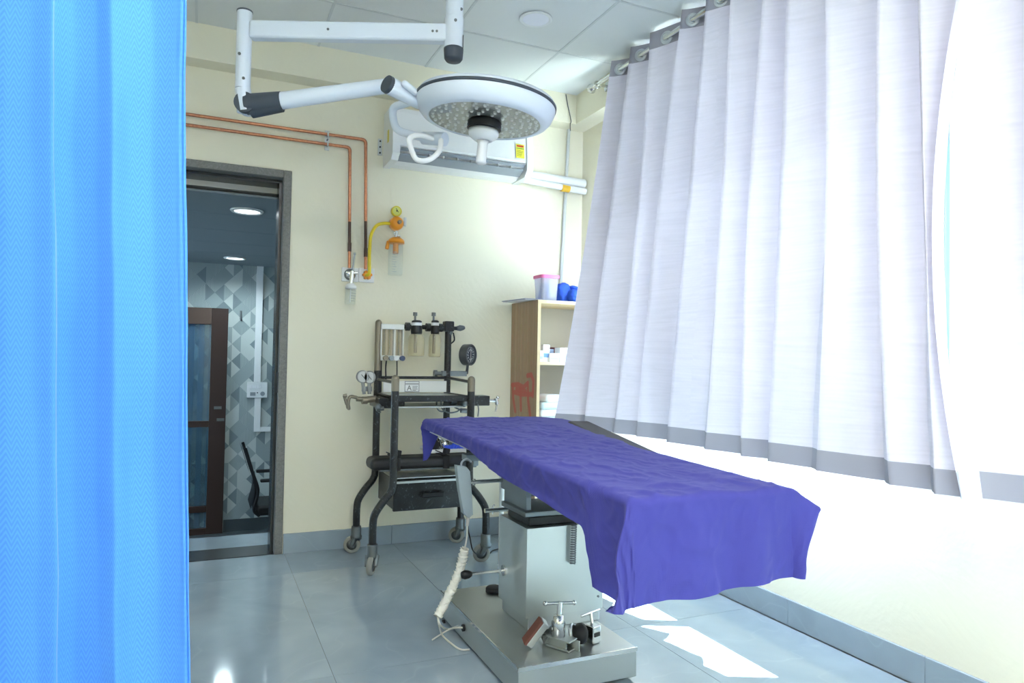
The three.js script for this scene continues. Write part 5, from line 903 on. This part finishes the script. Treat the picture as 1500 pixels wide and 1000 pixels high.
// hand remote and its taped cord
{
  const Z = 1.5, q = (x, y, z = Z) => at(x, y, 2, z);
  const P = [q(668, 682), q(681, 684), q(686, 690), q(689, 730), q(690, 752), q(685, 756), q(678, 750), q(672, 715)];
  const c = q(680, 720), t = thing('hand_remote', 'slim grey hand control hanging beside the table rods', 'remote', V(c.x, q(685, 756).y, Z));
  const s = new THREE.Shape(P.map((p) => new THREE.Vector2(p.x, p.y)));
  part('casing', new THREE.ExtrudeGeometry(s, { depth: 0.024, bevelEnabled: true, bevelSize: 0.003, bevelThickness: 0.004, bevelSegments: 2 }).translate(0, 0, Z - 0.012), std([150, 162, 166], 0.5), t);
  part('hook', [tube([q(675, 684), q(677, 676), q(684, 672), q(690, 676)], 0.004, 20, 8)], M.plasticGrey, t);
  part('strain_relief', cyl(q(686, 754), q(684.5, 770), 0.008, 0.005), std([196, 192, 186], 0.6), t);
  const w = (px, py, x) => at(px, py, 0, x);
  const A = q(684.5, 768), tapeTop = at(681, 803, 2, 1.46), tapeMid = at(664, 858, 2, 1.44), tapeEnd = at(641, 903, 2, 1.46);
  const cd = thing('control_cord', 'cream control cord bound in white tape looping into the plinth', 'cord', V(tapeEnd.x, 0.01, 1.45));
  part('upper_cord', tube([A, at(684, 785, 2, 1.48), tapeTop], 0.0035, 20, 8), M.cord, cd);
  const tp = new THREE.CatmullRomCurve3([tapeTop, at(674, 832, 2, 1.44), tapeMid, at(648, 890, 2, 1.45), tapeEnd]);
  const tg = new THREE.TubeGeometry(tp, 90, 0.0155, 14), tv = tg.attributes.position; for (let i = 0; i < tv.count; i++) { const f = Math.floor(i / 15) / 90, ce = tp.getPoint(f), v = V(tv.getX(i), tv.getY(i), tv.getZ(i)).sub(ce); v.multiplyScalar(1 + 0.6 * noise.noise(f * 60, (i % 15) * 0.9, 1) + 0.2 * noise.noise(f * 22, 4, 2)); tv.setXYZ(i, ce.x + v.x, ce.y + v.y, ce.z + v.z); } tg.computeVertexNormals();
  part('white_tape', tg, M.tapeWhite, cd, false, 'rough white tape binding');
  const fl = (px, py, h = 0.006) => at(px, py, 1, h);
  part('cord_loop', [tube([tapeEnd, at(645, 915, 2, 1.5), at(655, 921, 0, 0.905), at(668, 919, 0, 0.905), at(680, 919, 0, 0.928)], 0.0035, 40, 8), tube([tapeEnd, at(643, 915, 2, 1.5), fl(648, 930), fl(662, 943), fl(675, 951), fl(688, 951)], 0.0035, 40, 8), tube([fl(633, 937), fl(650, 926, 0.02), fl(662, 920, 0.04), at(672, 916, 0, 0.91)], 0.003, 30, 8)], M.cord, cd);
}
// black mains cable behind the trolley wheel
single('mains_cable', 'thin black cable drooping past the trolley caster', 'cable', tube([at(684, 690, 2, 0.75), at(685, 765, 2, 0.75), at(689, 790, 2, 0.75), at(693, 806, 2, 0.72), at(703, 813, 1, 0.006), at(716, 811, 1, 0.006), at(722, 806, 1, 0.006), at(733, 803, 1, 0.006)], 0.0035, 60, 8), M.blackRubber, at(703, 813, 1, 0.0));
// white tubular stool behind the table column
{
  const L = 1.43, R = 1.75, F = 0.98, B = 0.66, H = 0.5, r = 0.0125;
  const t = thing('tubular_stool', 'white tubular step stool half hidden behind the steel column', 'stool', V((L + R) / 2, 0, (F + B) / 2));
  for (const [x, z] of [[L, F], [L, B], [R, F], [R, B]]) part('leg', [cyl(V(x, 0, z), V(x, H - 0.02, z), r), cyl(V(x, 0, z), V(x, 0.02, z), r * 1.25)], M.whitePaint, t);
  part('lower_rail', [cyl(V(L, 0.14, F), V(L, 0.14, B), r * 0.9), cyl(V(R, 0.14, F), V(R, 0.14, B), r * 0.9), cyl(V(L, 0.14, B), V(R, 0.14, B), r * 0.9), cyl(V(L, 0.14, F), V(R, 0.14, F), r * 0.9)], M.whitePaint, t);
  part('step_plate', box(L - 0.02, R + 0.02, H - 0.02, H, B - 0.02, F + 0.02, 0.008), M.whitePaint, t);
}

renderer.render(scene, camera);
